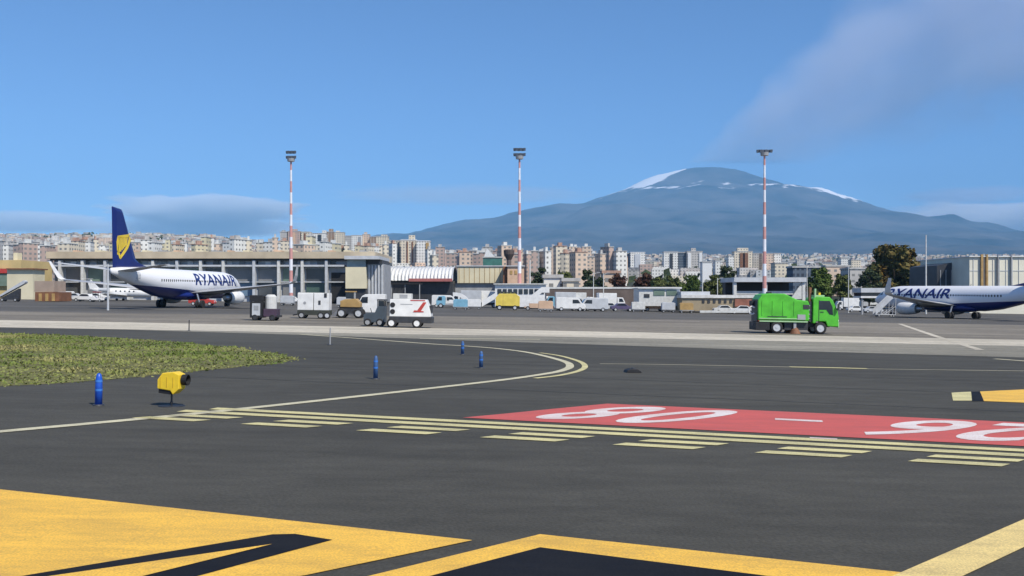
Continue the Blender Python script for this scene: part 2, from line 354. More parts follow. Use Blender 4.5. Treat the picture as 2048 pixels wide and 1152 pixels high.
for ch, a_, b_ in (('8', .8, 2.0), ('0', 2.45, 3.75), ('6', 7.35, 8.8), ('2', 9.05, 10.5)):
    ground_glyph('painted_digit', ch, a_ + .2, b_ + .25, 0.75, 4.0, shear=.6 * 3.25)
strip('painted_dash', 6.35, 7.35, 2.55, 2.85, 'p_white', 0.016)
strip('paint_patch', 7.0, 7.5, -0.16, -0.04, 'p_white', 0.016)
# big surface signs at the bottom of the picture
sheet('direction_sign_marking', [(-12, 14.9)] + px((0, 980), (945, 1082), (612, 1152)) + [(-4.6, 7.2), (-12, 7.2)], 'p_yellow', 0.010)
def down(p, q, f): return (p[0] + (q[0] - p[0]) * f, p[1] + (q[1] - p[1]) * f)
q = px((60, 1152), (545, 1071), (590, 1070), (665, 1082), (405, 1152))
sheet('painted_arrow_stroke', [down(q[1], q[0], 1.8)] + q[1:4] + [down(q[3], q[4], 1.8)], 'p_black', 0.014)
q = px((125, 1152), (545, 1091), (300, 1152))
sheet('painted_arrow_gap', [down(q[1], q[0], 1.7), q[1], down(q[1], q[2], 1.7)], 'p_yellow', 0.018)
q = px((745, 1152), (1080, 1070), (1790, 1145))
sheet('location_sign_marking', [down(q[1], q[0], 2.2), q[1], q[2], down(q[1], q[2], 1.15), (3.5, 7.2)], 'p_yellow', 0.010)
q = px((870, 1152), (1080, 1097), (1500, 1150))
sheet('location_sign_field', [down(q[1], q[0], 2.6), q[1], down(q[1], q[2], 1.45), (3.0, 7.2)], 'p_black', 0.014)
q = px((1790, 1152), (2048, 1040), (2048, 1096), (1930, 1152))
sheet('painted_taxi_line', [down(q[1], q[0], 2.4), down(q[0], q[1], 2.2), down(q[3], q[2], 2.6), down(q[2], q[3], 2.6)], 'p_warm', 0.012)
sheet('painted_bar', px((1903, 786), (1942, 784), (1944, 802), (1906, 802)), 'p_pale', 0.012)
sheet('painted_bar', px((1942, 784), (1960, 783.7), (1968, 803), (1944, 803)), 'p_black', 0.012)
sheet('painted_bar', px((1960, 783.7), (2048, 779.5), (2300, 770), (2300, 812), (2048, 806), (1968, 803)), 'p_yellow', 0.012)

# grass island
gm = ground_mat('grass_soil', None, (0.1, 0.11, 0.035), (0.2, 0.18, 0.07), 4, 0.35, (0.3, 0.5, 1))
M['grass_base'] = gm
gp = px((-300, 664), (0, 667), (150, 671), (330, 682), (480, 696), (560, 708), (592, 719), (560, 727), (500, 731), (400, 742), (250, 756), (100, 768), (0, 773), (-300, 790))
dense = []
for i, p_ in enumerate(gp):
    q_ = gp[(i + 1) % len(gp)]; L_ = math.hypot(q_[0] - p_[0], q_[1] - p_[1]); k_ = max(1, int(L_ / .45))
    for j in range(k_):
        x_, y_ = lerp(p_[0], q_[0], j / k_), lerp(p_[1], q_[1], j / k_); w_ = noise.fractal(Vector((x_ * 1.3, y_ * 1.3, 5)), .8, 2, 4) * .35
        dense.append((x_ + w_, y_ + w_ * .8))
gp = dense
for k in range(9):                                   # joints between the asphalt lanes
    v0 = -9.5 + k * 4.9 + (1.6 if k > 2 else 0)
    if v0 < 4.6: continue
    ribbon('paving_joint', [uv(u_, v0 + .05 * math.sin(u_ * .7 + k)) for u_ in range(-22, 30, 4)], .05, 'joint', 0.006)
sheet('grass_bank', gp, 'grass_base', 0.006)
def inside(x, y, poly):
    c = False; n = len(poly)
    for i in range(n):
        (x1, y1), (x2, y2) = poly[i], poly[(i + 1) % n]
        if (y1 > y) != (y2 > y) and x < (x2 - x1) * (y - y1) / (y2 - y1) + x1: c = not c
    return c
def leafmat(name, c1, c2, c3, scale=0.35):
    m = bpy.data.materials.new(name); m.use_nodes = True; n = m.node_tree.nodes; l = m.node_tree.links
    b = n['Principled BSDF']; b.inputs['Roughness'].default_value = 0.75; b.inputs['Specular IOR Level'].default_value = 0.2
    tc = n.new('ShaderNodeTexCoord'); ns = n.new('ShaderNodeTexNoise'); ns.inputs['Scale'].default_value = scale; ns.inputs['Detail'].default_value = 5; l.new(tc.outputs['Object'], ns.inputs[0])
    r = n.new('ShaderNodeValToRGB'); r.color_ramp.elements[0].position = 0.35; r.color_ramp.elements[1].position = 0.66
    r.color_ramp.elements[0].color = (*c1, 1); r.color_ramp.elements[1].color = (*c3, 1); e = r.color_ramp.elements.new(0.5); e.color = (*c2, 1)
    l.new(ns.outputs[0], r.inputs[0]); l.new(r.outputs[0], b.inputs['Base Color']); return m
M['grass'] = leafmat('grass_blades', (0.11, 0.16, 0.035), (0.18, 0.22, 0.055), (0.32, 0.29, 0.12), 0.2)
a = MB(); rg = random.Random(3)
for i in range(60000):
    x, y = rg.uniform(-45, -8), rg.uniform(22, 56)
    if not inside(x, y, gp): 
        if not inside(x + rg.uniform(-.35, .35), y + rg.uniform(-.35, .35), gp): continue
    if x < -0.52 * y - 3: continue
    hgt = rg.uniform(0.02, 0.075) * (1.6 if noise.noise(Vector((x / 3, y / 2, 0))) > 0.1 else 0.8); t = rg.uniform(0, 6.28); w = rg.uniform(0.02, 0.07)
    z = -K * x; cx, sx = math.cos(t) * w, math.sin(t) * w; lx, ly = rg.uniform(-.08, .08), rg.uniform(-.08, .08)
    a.add([(x - cx, y - sx, z), (x + cx, y + sx, z), (x + lx, y + ly, z + hgt)], [(0, 1, 2)])
me = bpy.data.meshes.new('grass'); me.from_pydata(a.v, [], a.f); me.materials.append(M['grass'])
o = bpy.data.objects.new('grass', me); COL.objects.link(o); tag(o, 'rough green and straw coloured grass covering the island beside the taxiway', 'grass', kind='stuff')

# ------------------------------------------------------------------ hillside and volcano
def fan(name, us, dds, m, hf, smooth=True):
    a = MB()
    for D in dds:
        for u in us: x = X(u, D); a.v.append((x, D, hf(x, D)))
    n = len(us)
    for j in range(len(dds) - 1):
        for i in range(n - 1): a.f.append((j * n + i, j * n + i + 1, (j + 1) * n + i + 1, (j + 1) * n + i))
    me = bpy.data.meshes.new(name); me.from_pydata(a.v, [], a.f)
    if smooth: me.polygons.foreach_set('use_smooth', [True] * len(me.polygons))
    me.materials.append(M[m]); o = bpy.data.objects.new(name, me); COL.objects.link(o); return tag(o, kind='structure')
M['hill'] = leafmat('hillside_ground', (0.02, 0.03, 0.015), (0.05, 0.05, 0.03), (0.13, 0.11, 0.075), 0.01)
dd = [320 * (9400 / 320) ** (i / 90) for i in range(91)]
fan('hillside', range(-1500, 3501, 25), dd, 'hill', lambda x, y: terrain(x, y) - (0.3 if y < 330 else 0))
m = bpy.data.materials.new('volcano_rock'); m.use_nodes = True; n = m.node_tree.nodes; l = m.node_tree.links; M['volcano'] = m
b = n['Principled BSDF']; b.inputs['Roughness'].default_value = 0.95; b.inputs['Specular IOR Level'].default_value = 0.1
tc = n.new('ShaderNodeTexCoord'); ns = n.new('ShaderNodeTexNoise'); ns.inputs['Scale'].default_value = 0.0008; ns.inputs['Detail'].default_value = 9; ns.inputs['Roughness'].default_value = 0.62; l.new(tc.outputs['Object'], ns.inputs[0])
r = n.new('ShaderNodeValToRGB'); r.color_ramp.elements[0].position = 0.35; r.color_ramp.elements[0].color = (0.015, 0.02, 0.02, 1); r.color_ramp.elements[1].position = 0.66; r.color_ramp.elements[1].color = (0.12, 0.11, 0.105, 1)
l.new(ns.outputs[0], r.inputs[0])
at = n.new('ShaderNodeAttribute'); at.attribute_name = 'snow'
n2 = n.new('ShaderNodeTexNoise'); n2.inputs['Scale'].default_value = 0.0022; n2.inputs['Detail'].default_value = 8; l.new(tc.outputs['Object'], n2.inputs[0])
ad = n.new('ShaderNodeMath'); ad.operation = 'MULTIPLY_ADD'; ad.inputs[1].default_value = 1.4; l.new(n2.outputs[0], ad.inputs[0]); l.new(at.outputs['Fac'], ad.inputs[2])
mr = n.new('ShaderNodeMapRange'); mr.inputs[1].default_value = 1.12; mr.inputs[2].default_value = 1.3; l.new(ad.outputs[0], mr.inputs[0])
mx = n.new('ShaderNodeMix'); mx.data_type = 'RGBA'; l.new(mr.outputs[0], mx.inputs[0]); l.new(r.outputs[0], mx.inputs[6]); mx.inputs[7].default_value = (0.9, 0.9, 0.92, 1); l.new(mx.outputs[2], b.inputs['Base Color'])
dd = [9300 + 200 * i for i in range(104)]
mo = fan('volcano', range(-720, 2771, 11), dd, 'volcano', mount)
at = mo.data.attributes.new('snow', 'FLOAT', 'POINT')
sv = []
for v in mo.data.vertices:
    dx, dy = v.co.x - MC[0], v.co.y - MC[1]; r_ = math.hypot(dx, dy); th = math.degrees(math.atan2(dy, dx)); s = 0
    if r_ < 9000:
        tl = abs(abs(th) - 180)                       # the snowfield on the left shoulder
        s = max(s, min(1, (47 - tl) / 8) * min(1, max(0, (r_ - 800) / 150)) * min(1, max(0, (2700 - r_) / 250)))
        s = max(s, min(1, (55 - abs(th)) / 10) * min(1, max(0, (r_ - 2350) / 150)) * min(1, max(0, (4300 - r_) / 500)))
        zz = v.co.z
        s = max(s, 0.46 * max(0, 1 - abs(zz - 2650) / 330))
        s = max(s, 0.52 * max(0, 1 - abs(zz - 2330) / 260) * (1 if v.co.x > 8300 else 0))
    sv.append(max(0, s))
at.data.foreach_set('value', sv)

# ------------------------------------------------------------------ trees
M['l_dark'] = leafmat('dark_leaves', (0.022, 0.036, 0.02), (0.045, 0.065, 0.03), (0.085, 0.105, 0.045), 0.5)
M['l_olive'] = leafmat('olive_leaves', (0.04, 0.055, 0.018), (0.09, 0.11, 0.03), (0.17, 0.18, 0.06), 0.5)
M['l_green'] = leafmat('green_leaves', (0.03, 0.055, 0.012), (0.07, 0.11, 0.02), (0.13, 0.17, 0.04), 0.5)
M['l_rust'] = leafmat('rust_leaves', (0.045, 0.055, 0.016), (0.1, 0.09, 0.024), (0.2, 0.12, 0.032), 0.3)
M['l_red'] = leafmat('reddish_leaves', (0.03, 0.02, 0.015), (0.09, 0.04, 0.03), (0.16, 0.09, 0.05), 0.5)
def tree(label, px0, D, wpx, ytop, leaf, name='tree', seed=1, group=None, squash=1.0, n=2600, base=None, lean=0):
    rg = random.Random(seed); x = X(px0, D); gz = terrain(x, D) if base is None else base
    t = thing(name, label, 'tree', x, D, 0, group, z=gz, tilt=False)
    Ht = Z(ytop, D) - gz; Rw = wpx / F * D / 2
    tr = MB(); th = Ht * 0.24; tr.tube((0, 0, -0.3), (0.1, 0, th), Rw * 0.09, Rw * 0.055, 8)
    for k in range(6):
        an = k * 1.05 + rg.random(); tr.tube((0.1, 0, th * rg.uniform(.75, 1)), (math.cos(an) * Rw * .6, math.sin(an) * Rw * .6, th + Ht * rg.uniform(.2, .42)), Rw * 0.045, Rw * 0.012, 6)
    tr.build('trunk', 'bark', t)
    cl = []
    for k in range(34):
        an = rg.uniform(0, 6.28); q = rg.uniform(0, 1) ** .5 * .74; zz = rg.uniform(0.0, 1)
        prof = math.sin(math.pi * (0.2 + 0.64 * zz)); rr = Rw * rg.uniform(.2, .36)
        cl.append((math.cos(an) * q * Rw * prof * 1.1, math.sin(an) * q * Rw * prof, th * .8 + rr * .4 + (Ht - th * .8 - rr * 1.3) * zz, rr))
    for k in range(7): cl.append((rg.uniform(-.3, .3) * Rw, rg.uniform(-.3, .3) * Rw, th + (Ht - th) * rg.uniform(.25, .6), Rw * .42))
    n = int(n * 2.2)
    a = MB(); ls = max(0.22, Rw * 0.062)
    for k in range(n):
        c = cl[k % len(cl)]; d = Vector((rg.gauss(0, 1), rg.gauss(0, 1), rg.gauss(0, 1))).normalized(); rad = c[3] * rg.uniform(.55, 1.08)
        p = Vector(c[:3]) + Vector((d.x, d.y, d.z * .85)) * rad
        u = Vector((rg.gauss(0, 1), rg.gauss(0, 1), rg.gauss(0, 1) * .7)).normalized(); w = u.cross(d + Vector((.1, .2, .3)));
        if w.length < .01: continue
        w.normalize(); s1 = ls * rg.uniform(.6, 1.5)
        a.add([p - u * s1, p + w * s1 * .8, p + u * s1, p - w * s1 * .8], [(0, 1, 2, 3)])
    me = bpy.data.meshes.new('crown'); me.from_pydata(a.v, [], a.f); me.materials.append(M[leaf])
    o = bpy.data.objects.new('crown', me); COL.objects.link(o); o.parent = t
    return t
tree('largest tree, rounded rust brown and green crown right of the green truck', 1790, 330, 128, 487, 'l_rust', 'broadleaf_tree', 11, n=7000)
tree('low olive tree filling the foot of the rust brown tree on its left', 1738, 300, 52, 536, 'l_dark', 'broadleaf_tree', 12)
tree('low olive tree between the rust brown tree and the dark building', 1862, 310, 60, 528, 'l_olive', 'broadleaf_tree', 13)
tree('bright green tree behind the exhaust stack of the green truck', 1640, 270, 62, 533, 'l_green', 'broadleaf_tree', 14, n=3500)
tree('green tree just right of the bright green tree, partly dark', 1684, 275, 48, 546, 'l_olive', 'broadleaf_tree', 15)
tree('narrow dark tree left of the dark open shed', 1452, 285, 48, 527, 'l_dark', 'broadleaf_tree', 16)
tree('olive green tree between the white block and the dark open shed', 1425, 260, 44, 548, 'l_olive', 'broadleaf_tree', 17)
tree('green tree below the three high rise blocks', 1380, 300, 52, 546, 'l_green', 'broadleaf_tree', 18)
tree('small green tree at the foot of the grey blue tower', 1345, 310, 40, 550, 'l_olive', 'broadleaf_tree', 19)
tree('dark blue green tree behind the tall thin lamp post near the second mast', 1078, 300, 40, 528, 'l_dark', 'broadleaf_tree', 20, n=3500)
tree('dark tree above the pale green house', 1125, 320, 46, 538, 'l_olive', 'broadleaf_tree', 21)
tree('dark tree directly left of the reddish trees', 1176, 315, 34, 536, 'l_dark', 'broadleaf_tree', 22)
tree('reddish brown tree above the van park, left of its neighbour', 1238, 300, 48, 545, 'l_red', 'broadleaf_tree', 23)
tree('reddish brown tree above the van park, right of its neighbour', 1284, 305, 50, 540, 'l_red', 'broadleaf_tree', 24)
tree('brown green tree between the reddish trees and the high rise blocks', 1318, 300, 40, 544, 'l_olive', 'broadleaf_tree', 25)
tree('dark tree right behind the pale green house', 1202, 295, 30, 552, 'l_dark', 'broadleaf_tree', 26)

# ------------------------------------------------------------------ apartment blocks of the town
def block(label, x0, x1, ytop, D, m, rot=0.0, strips=(), roof='roofgrey', depth=15, hut=None, name='apartment_block', group=None, slab=False, cat='building'):
    w = (x1 - x0) / F * D; cx = X((x0 + x1) / 2, D); gz = terrain(cx, D) - 2; top = Z(ytop, D) - gz
    t = thing(name, label, cat, cx, D, rot, group, z=gz, tilt=False)
    wl = MB().box(-w / 2, w / 2, 0, depth, 0, top - .9)
    wl.build('wall', m, t)
    MB().box(-w / 2 - .4, w / 2 + .4, -.4, depth + .4, top - .9, top).build('roof', roof, t)
    if hut: MB().box(w * (hut[0] - .5), w * (hut[1] - .5), 3, 9, top, top + hut[2]).build('stair_hut', m, t)
    for (s0, s1, sm) in strips:
        MB().box(w * (s0 - .5), w * (s1 - .5), -1.1, -.03, 2, top - 2.5).build('balcony_column', sm, t)
    return t
D1 = 1450
block('grey brown tower at the left end of the high rise row', 560, 574, 463, D1, 'f_grey', hut=(.2, .6, 2))
block('pinkish tower right behind the first striped mast', 576, 600, 462, D1, 'f_pink', strips=((.3, .62, 'peach'),), hut=(.3, .7, 3))
block('slim tower with pale and brown vertical stripes right of the first mast', 602, 619, 463, D1, 'f_cream', strips=((.35, .55, 'brown'),))
block('cream tower with one dark recess, left of the brown fronted tower', 621, 651, 466, D1, 'f_white', strips=((.5, .72, 'dark'),), hut=(.75, 1, 4))
block('brown fronted tower between two bright cream towers', 652, 668, 463, D1 + 20, 'f_brown', hut=(.3, .8, 4))
block('bright cream tower right of the brown fronted tower', 669, 687, 464, D1, 'f_cream', hut=(.1, .5, 2))
block('grey tower in the gap of the high rise row', 688, 702, 471, D1 + 60, 'f_grey')
block('pale tower with a grey balcony column at its right edge', 703, 724, 470, D1, 'f_white', strips=((.66, .92, 'grey'),))
block('pinkish white tower left of the brown one', 725, 738, 468, D1 + 10, 'f_peach', hut=(.2, .6, 3))
block('short brown tower towards the right of the high rise row', 739, 751, 473, D1, 'f_brown')
block('broad cream tower above the terminal end', 752, 776, 472, D1 - 30, 'f_cream', hut=(.4, .9, 2))
block('tall cream block with a dark slot, left of the flat roofed pair', 779, 803, 480, 1150, 'f_cream', strips=((.7, .84, 'dark'),))
block('low cream block with dark window strip below the high rise row', 766, 790, 498, 1050, 'f_cream', strips=((.5, .66, 'grey'),))
block('cream block with two brown recesses and a white roof slab', 802, 832, 479, 1130, 'f_cream', strips=((.38, .46, 'brown'), (.72, .8, 'brown')), roof='white', hut=(.5, .9, 5))
block('cream block with overhanging white roof at the right of the row', 833, 859, 481, 1120, 'f_white', strips=((.72, .95, 'tan'),), roof='white')
block('peach block with pale corner above the reddish trees', 1168, 1192, 512, 900, 'f_peach', strips=((0, .16, 'cream'),))
block('plain peach block directly right of the pale cornered one', 1193, 1213, 508, 905, 'f_peach')
block('black slab block touching a white tower', 1249, 1260, 506, 1300, 'f_slate')
block('white tower with grey centre next to the black slab', 1261, 1290, 504, 1290, 'f_white', strips=((.3, .68, 'lightgrey'),), roof='white')
block('white tower with a dark upper opening', 1328, 1356, 503, 1280, 'f_white', strips=((.42, .62, 'dark'),))
block('dark glass tower between two pale towers', 1357, 1373, 504, 1290, 'f_slate')
block('grey white tower with beige centre right of the glass tower', 1374, 1405, 502, 1285, 'f_grey', strips=((.05, .25, 'white'), (.78, .96, 'white')), hut=(.3, .6, 4))
block('low plain white block among the green trees', 1405, 1424, 523, 900, 'white', depth=12)
block('slim white block behind the dark narrow tree', 1431, 1441, 520, 1000, 'f_white')
block('pale side wing of the brown fronted cream tower', 1457, 1468, 511, 1240, 'f_white')
block('cream tower with a tall brown front left of the third mast', 1469, 1505, 502, 1240, 'f_cream', strips=((.3, .75, 'brown'), (.47, .56, 'dark')), hut=(.2, .8, 4))
block('grey blue tower just left of the third mast', 1506, 1523, 506, 1270, 'f_grey')
block('peach and white striped block right behind the third mast', 1524, 1546, 506, 1240, 'f_peach', strips=((.1, .3, 'white'),))
block('white tower at the right end of the high rise group', 1548, 1562, 506, 1250, 'f_white')
block('cream block stepping down right of the third mast', 1550, 1576, 525, 900, 'f_cream')
block('long dark slate building left of the bright green tree', 1586, 1640, 532, 520, 'f_slate', depth=12)
block('peach brown house between green and dark trees', 1652, 1700, 530, 560, 'f_peach')
block('violet grey house beside the rust brown tree', 1700, 1732, 535, 520, 'f_grey')
block('white villa on the slope left of the rust brown tree', 1682, 1700, 516, 1500, 'f_white')
block('cream villa on the slope left of the rust brown tree', 1703, 1722, 519, 1450, 'f_cream')
block('brown ribbed building behind the mushroom tower', 1012, 1040, 505, 640, 'f_pink')
block('green netted building with a white gable beside it', 966, 1004, 513, 620, 'teal', roof='roofgrey', depth=12)
block('pale green house below the dark trees', 1088, 1124, 549, 270, 'f_white', depth=8, name='house')
block('pale house with small windows right of the pale green house', 1126, 1158, 556, 268, 'f_cream', depth=8, name='house')
block('tan house among the reddish trees', 1206, 1240, 541, 330, 'f_peach', depth=8, name='house', roof='rooftile')
# rows of middle rise houses, individually placed
rg = random.Random(21)
KINDS = [('f_cream', 'cream'), ('f_white', 'white'), ('f_peach', 'peach'), ('f_pink', 'pinkish brown'), ('f_grey', 'grey'), ('f_yellow', 'yellowish')]
protos = {}
def far_house(px0, D, w, h, kind, row):
    mk, word = kind; cx = X(px0, D); gz = terrain(cx, D) - 2
    key = (mk, round(w / 4), round(h / 3))
    nm = {'f_cream': 'cream_house', 'f_white': 'white_house', 'f_peach': 'peach_house', 'f_pink': 'brown_house', 'f_grey': 'grey_house', 'f_yellow': 'yellow_house'}[mk]
    label = '%s block %s' % (word, row)
    rz = rg.uniform(-.5, .5)
    if key not in protos:
        t = thing('town_house', label, 'building', cx, D, rz, '%s blocks %s' % (word, row), z=gz, tilt=False)
        W2 = round(w / 4) * 4; H2 = round(h / 3) * 3 + 3
        MB().box(-W2 / 2, W2 / 2, 0, 12, 0, H2).build('wall', mk, t)
        r_ = MB().box(-W2 / 2 - .3, W2 / 2 + .3, -.3, 12.3, H2, H2 + .5); r_.box(-W2 * .2, W2 * .15, 3, 8, H2 + .5, H2 + 3)
        r_.build('roof', rg.choice(['rooftile', 'roofgrey', 'dirty_white']), t)
        protos[key] = t; return t
    return copy_thing(protos[key], cx, D, rz, label, '%s blocks %s' % (word, row), z=gz, tilt=False)
for i in range(44):                                  # just above the terminal roof
    p = 95 + i * 16.2 + rg.uniform(-5, 5); D = rg.uniform(640, 900)
    yt = rg.uniform(484, 498) if p < 620 else rg.uniform(492, 503)
    w = rg.uniform(9, 20) / F * D; h = Z(yt, D) - terrain(X(p, D), D) + 2
    far_house(p, D, w, h, rg.choice(KINDS[:3] + KINDS[5:] + KINDS[:1]), 'just above the long terminal roof')
for i in range(14):
    p = 4 + i * 7.5; D = rg.uniform(600, 900); h = Z(rg.uniform(488, 506), D) - terrain(X(p, D), D) + 2
    far_house(p, D, rg.uniform(9, 18) / F * D, h, rg.choice([KINDS[3], KINDS[3], KINDS[1], KINDS[4]]), 'behind the yellow buildings at far left')
for i in range(46):                                  # middle belt
    p = 862 + i * 8.6 + rg.uniform(-4, 4); D = rg.uniform(620, 1150); yt = rg.uniform(500, 520)
    h = Z(yt, D) - terrain(X(p, D), D) + 2
    far_house(p, D, rg.uniform(10, 22) / F * D, h, rg.choice(KINDS[:5] + KINDS[2:4]), 'between the curved hall and the high rises')
for i in range(60):                                  # hill at the left
    p = rg.uniform(-20, 560); D = rg.uniform(1400, 2400); h = rg.uniform(9, 19)
    far_house(p, D, rg.uniform(12, 26), h, rg.choice(KINDS), 'on the left hill')
for i in range(50):
    p = rg.uniform(1560, 2060); D = rg.uniform(900, 2300); h = rg.uniform(8, 16)
    far_house(p, D, rg.uniform(12, 26), h, rg.choice(KINDS), 'on the right slope')
# the far town that reads as one mass
a = MB(); mi = []; mats = ['f_cream', 'f_white', 'f_peach', 'f_pink', 'f_grey', 'rooftile']
TS = []
for i in range(5200):
    D = rg.uniform(1000, 6200) ** 1.0; p = rg.uniform(-80, 2130)
    if D > 3300 and p < 560: D = rg.uniform(1300, 3300)
    x = X(p, D); g0 = terrain(x, D)
    w, dpt, h = rg.uniform(8, 24), rg.uniform(8, 16), rg.uniform(5, 15) * (1.3 if rg.random() < .15 else 1)
    t = rg.uniform(-.6, .6); c, s = math.cos(t), math.sin(t)
    q = [(-w / 2, 0), (w / 2, 0), (w / 2, dpt), (-w / 2, dpt)]; q = [(x + u * c - v * s, D + u * s + v * c) for u, v in q]
    TS.append((q, g0 - 3, g0 + h, rg.choice([0, 0, 1, 1, 2, 2, 3, 4, 4]), rg.choice([5, 5, 4, 1])))
me = bpy.data.meshes.new('distant_town'); V_, F_, I_ = [], [], []
for q, z0, z1, wm, rm in TS:
    o = len(V_); V_ += [(x, y, z0) for x, y in q] + [(x, y, z1) for x, y in q]
    F_ += [(o, o + 1, o + 5, o + 4), (o + 1, o + 2, o + 6, o + 5), (o + 2, o + 3, o + 7, o + 6), (o + 3, o, o + 4, o + 7), (o + 4, o + 5, o + 6, o + 7)]
    I_ += [wm] * 4 + [rm]
me.from_pydata(V_, [], F_)
for k in mats: me.materials.append(M[k])
me.polygons.foreach_set('material_index', I_)
o = bpy.data.objects.new('distant_town', me); COL.objects.link(o)
tag(o, 'mass of tiny pale houses spread over the slopes below the volcano', 'town', kind='stuff')
# dark tree clumps in the town
a = MB()
for i in range(420):
    D = rg.uniform(700, 4200); p = rg.uniform(-50, 2100); x = X(p, D); g0 = terrain(x, D); rr = rg.uniform(5, 15)
    for k in range(26):
        d = Vector((rg.gauss(0, 1) * 1.5, rg.gauss(0, 1), abs(rg.gauss(0, .8)))); c = Vector((x, D, g0 + 2)) + d * rr * .5; s1 = rr * .28
        u = Vector((rg.gauss(0, 1), rg.gauss(0, 1), rg.gauss(0, 1))).normalized(); w = u.orthogonal().normalized()
        a.add([c - u * s1, c + w * s1, c + u * s1, c - w * s1], [(0, 1, 2, 3)])
me = bpy.data.meshes.new('town_greenery'); me.from_pydata(a.v, [], a.f); me.materials.append(M['l_dark'])
o = bpy.data.objects.new('town_greenery', me); COL.objects.link(o); tag(o, 'scattered dark greenery between the houses of the far town', 'greenery', kind='stuff')

# ------------------------------------------------------------------ airport buildings
def base_thing(name, label, x, y, rz=0, cat='building'): return thing(name, label, cat, x, y, rz, z=terrain(x, y), tilt=False)
def pxbox(mb, x0, x1, y0, y1, D, d0=0, d1=8):         # box given by picture size at distance D, relative to the thing's origin
    return mb.box(X(x0, D), X(x1, D), D + d0, D + d1, Z(y1, D), Z(y0, D))
def rel(o, mb):
    ox, oy, oz = o.location; mb.v = [(x - ox, y - oy, z - oz) for x, y, z in mb.v]; return mb
DT = 225.0
def gyt(px_, D): return HOR + K * (px_ - 1024) + H * F / D
T = base_thing('terminal_building', 'long terminal with a flat beige roof band, grey glass bays and pale columns', X(420, DT), DT)
rel(T, pxbox(MB(), 100, 752, 504, 517.5, DT, -2.0, 30)).build('roof', 'peach' if False else mat('fascia', (0.5, 0.42, 0.3), 0.7, 0.2, 0.25), T)
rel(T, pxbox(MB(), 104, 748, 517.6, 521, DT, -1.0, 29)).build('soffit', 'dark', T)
rel(T, pxbox(MB(), 106, 746, 521.1, 532, DT, .6, 29)).build('upper_wall', 'lightgrey', T)
rel(T, pxbox(MB(), 106, 746, 532.1, 604, DT, .8, 29)).build('wall', 'lightgrey', T)
rel(T, pxbox(MB(), 106, 690, 530, 533.5, DT, -1.4, .5)).build('cross_beam', 'lightgrey', T)
rel(T, pxbox(MB(), 106, 690, 563, 565, DT, -.3, .7)).build('cross_beam', 'lightgrey', T)
cols = [104, 125, 170, 215, 262, 310, 358, 405, 450, 511, 560, 607, 655]
for i, c in enumerate(cols):
    rel(T, pxbox(MB(), c - 2.6, c + 2.6, 521.2, gyt(c, DT) + .3, DT, -1.6, -.2)).build('column', 'dirty_white' if i % 3 else 'lightgrey', T)
gl = ['skyblue', 'grey', 'dark', 'lightgrey', 'grey', 'dark', 'grey', 'grey', 'lightgrey', 'grey', 'brown', 'greenglass']
for i in range(len(cols) - 1):
    o = rel(T, pxbox(MB(), cols[i] + 5, cols[i + 1] - 5, 537, 562, DT, .45, .79)).build('window', ['bay_grey', 'bay_grey', 'greenglass', 'dusk_glass'][i % 4], T)
    o2 = rel(T, pxbox(MB(), cols[i] + 5, cols[i + 1] - 5, 566, 592, DT, .4, .79)).build('window', ['bay_blue', 'dusk_glass', 'bay_grey', 'teal_bay'][i % 4], T)
for i in range(22):
    c = 114 + i * 26
    rel(T, pxbox(MB(), c, c + 11, 522.5, 529.5, DT, .3, .59)).build('vent_window', ['dusk_glass', 'white', 'bay_grey'][i % 3], T)
rel(T, pxbox(MB(), 662, 690, 545, 604, DT, .3, .7)).build('doorway', 'black', T)
for i in range(18):
    c = 130 + i * 34 + (i * 37) % 13
    rel(T, pxbox(MB(), c, c + 7 + (i * 5) % 9, 499 - (i * 3) % 3, 504, DT, 4, 8)).build('roof_unit', ['peach', 'cream', 'grey'][i % 3], T)
# right end annex
A_ = base_thing('terminal_annex', 'beige panel box under a glazed top at the right end of the terminal', X(715, 210), 210)
rel(A_, pxbox(MB(), 691, 732, 534, 577, 210, 0, 12)).build('wall', 'cream', A_)
rel(A_, pxbox(MB(), 693, 730, 519, 533.8, 210, 1, 11)).build('glazed_top', 'skyblue' if False else mat('pale_glass', (0.3, 0.37, 0.38), 0.25, 0.2, .5), A_)
rel(A_, pxbox(MB(), 690, 760, 512, 518.8, 210, -1, 16)).build('roof', 'lightgrey', A_)
rel(A_, pxbox(MB(), 734, 768, 528, 604, 212, 0, 12)).build('wall', 'grey', A_)
rel(A_, pxbox(MB(), 734, 764, 519.5, 527.5, 211, .5, 12)).build('upper_window', 'dark', A_)
rel(A_, pxbox(MB(), 692, 731, 577.2, 606, 210, .6, 12)).build('wall', 'dark', A_)
for k in range(5):
    rel(A_, pxbox(MB(), 737 + k * 6.5, 740 + k * 6.5, 530, 600, 212, -.3, -.05)).build('mullion', 'lightgrey', A_)
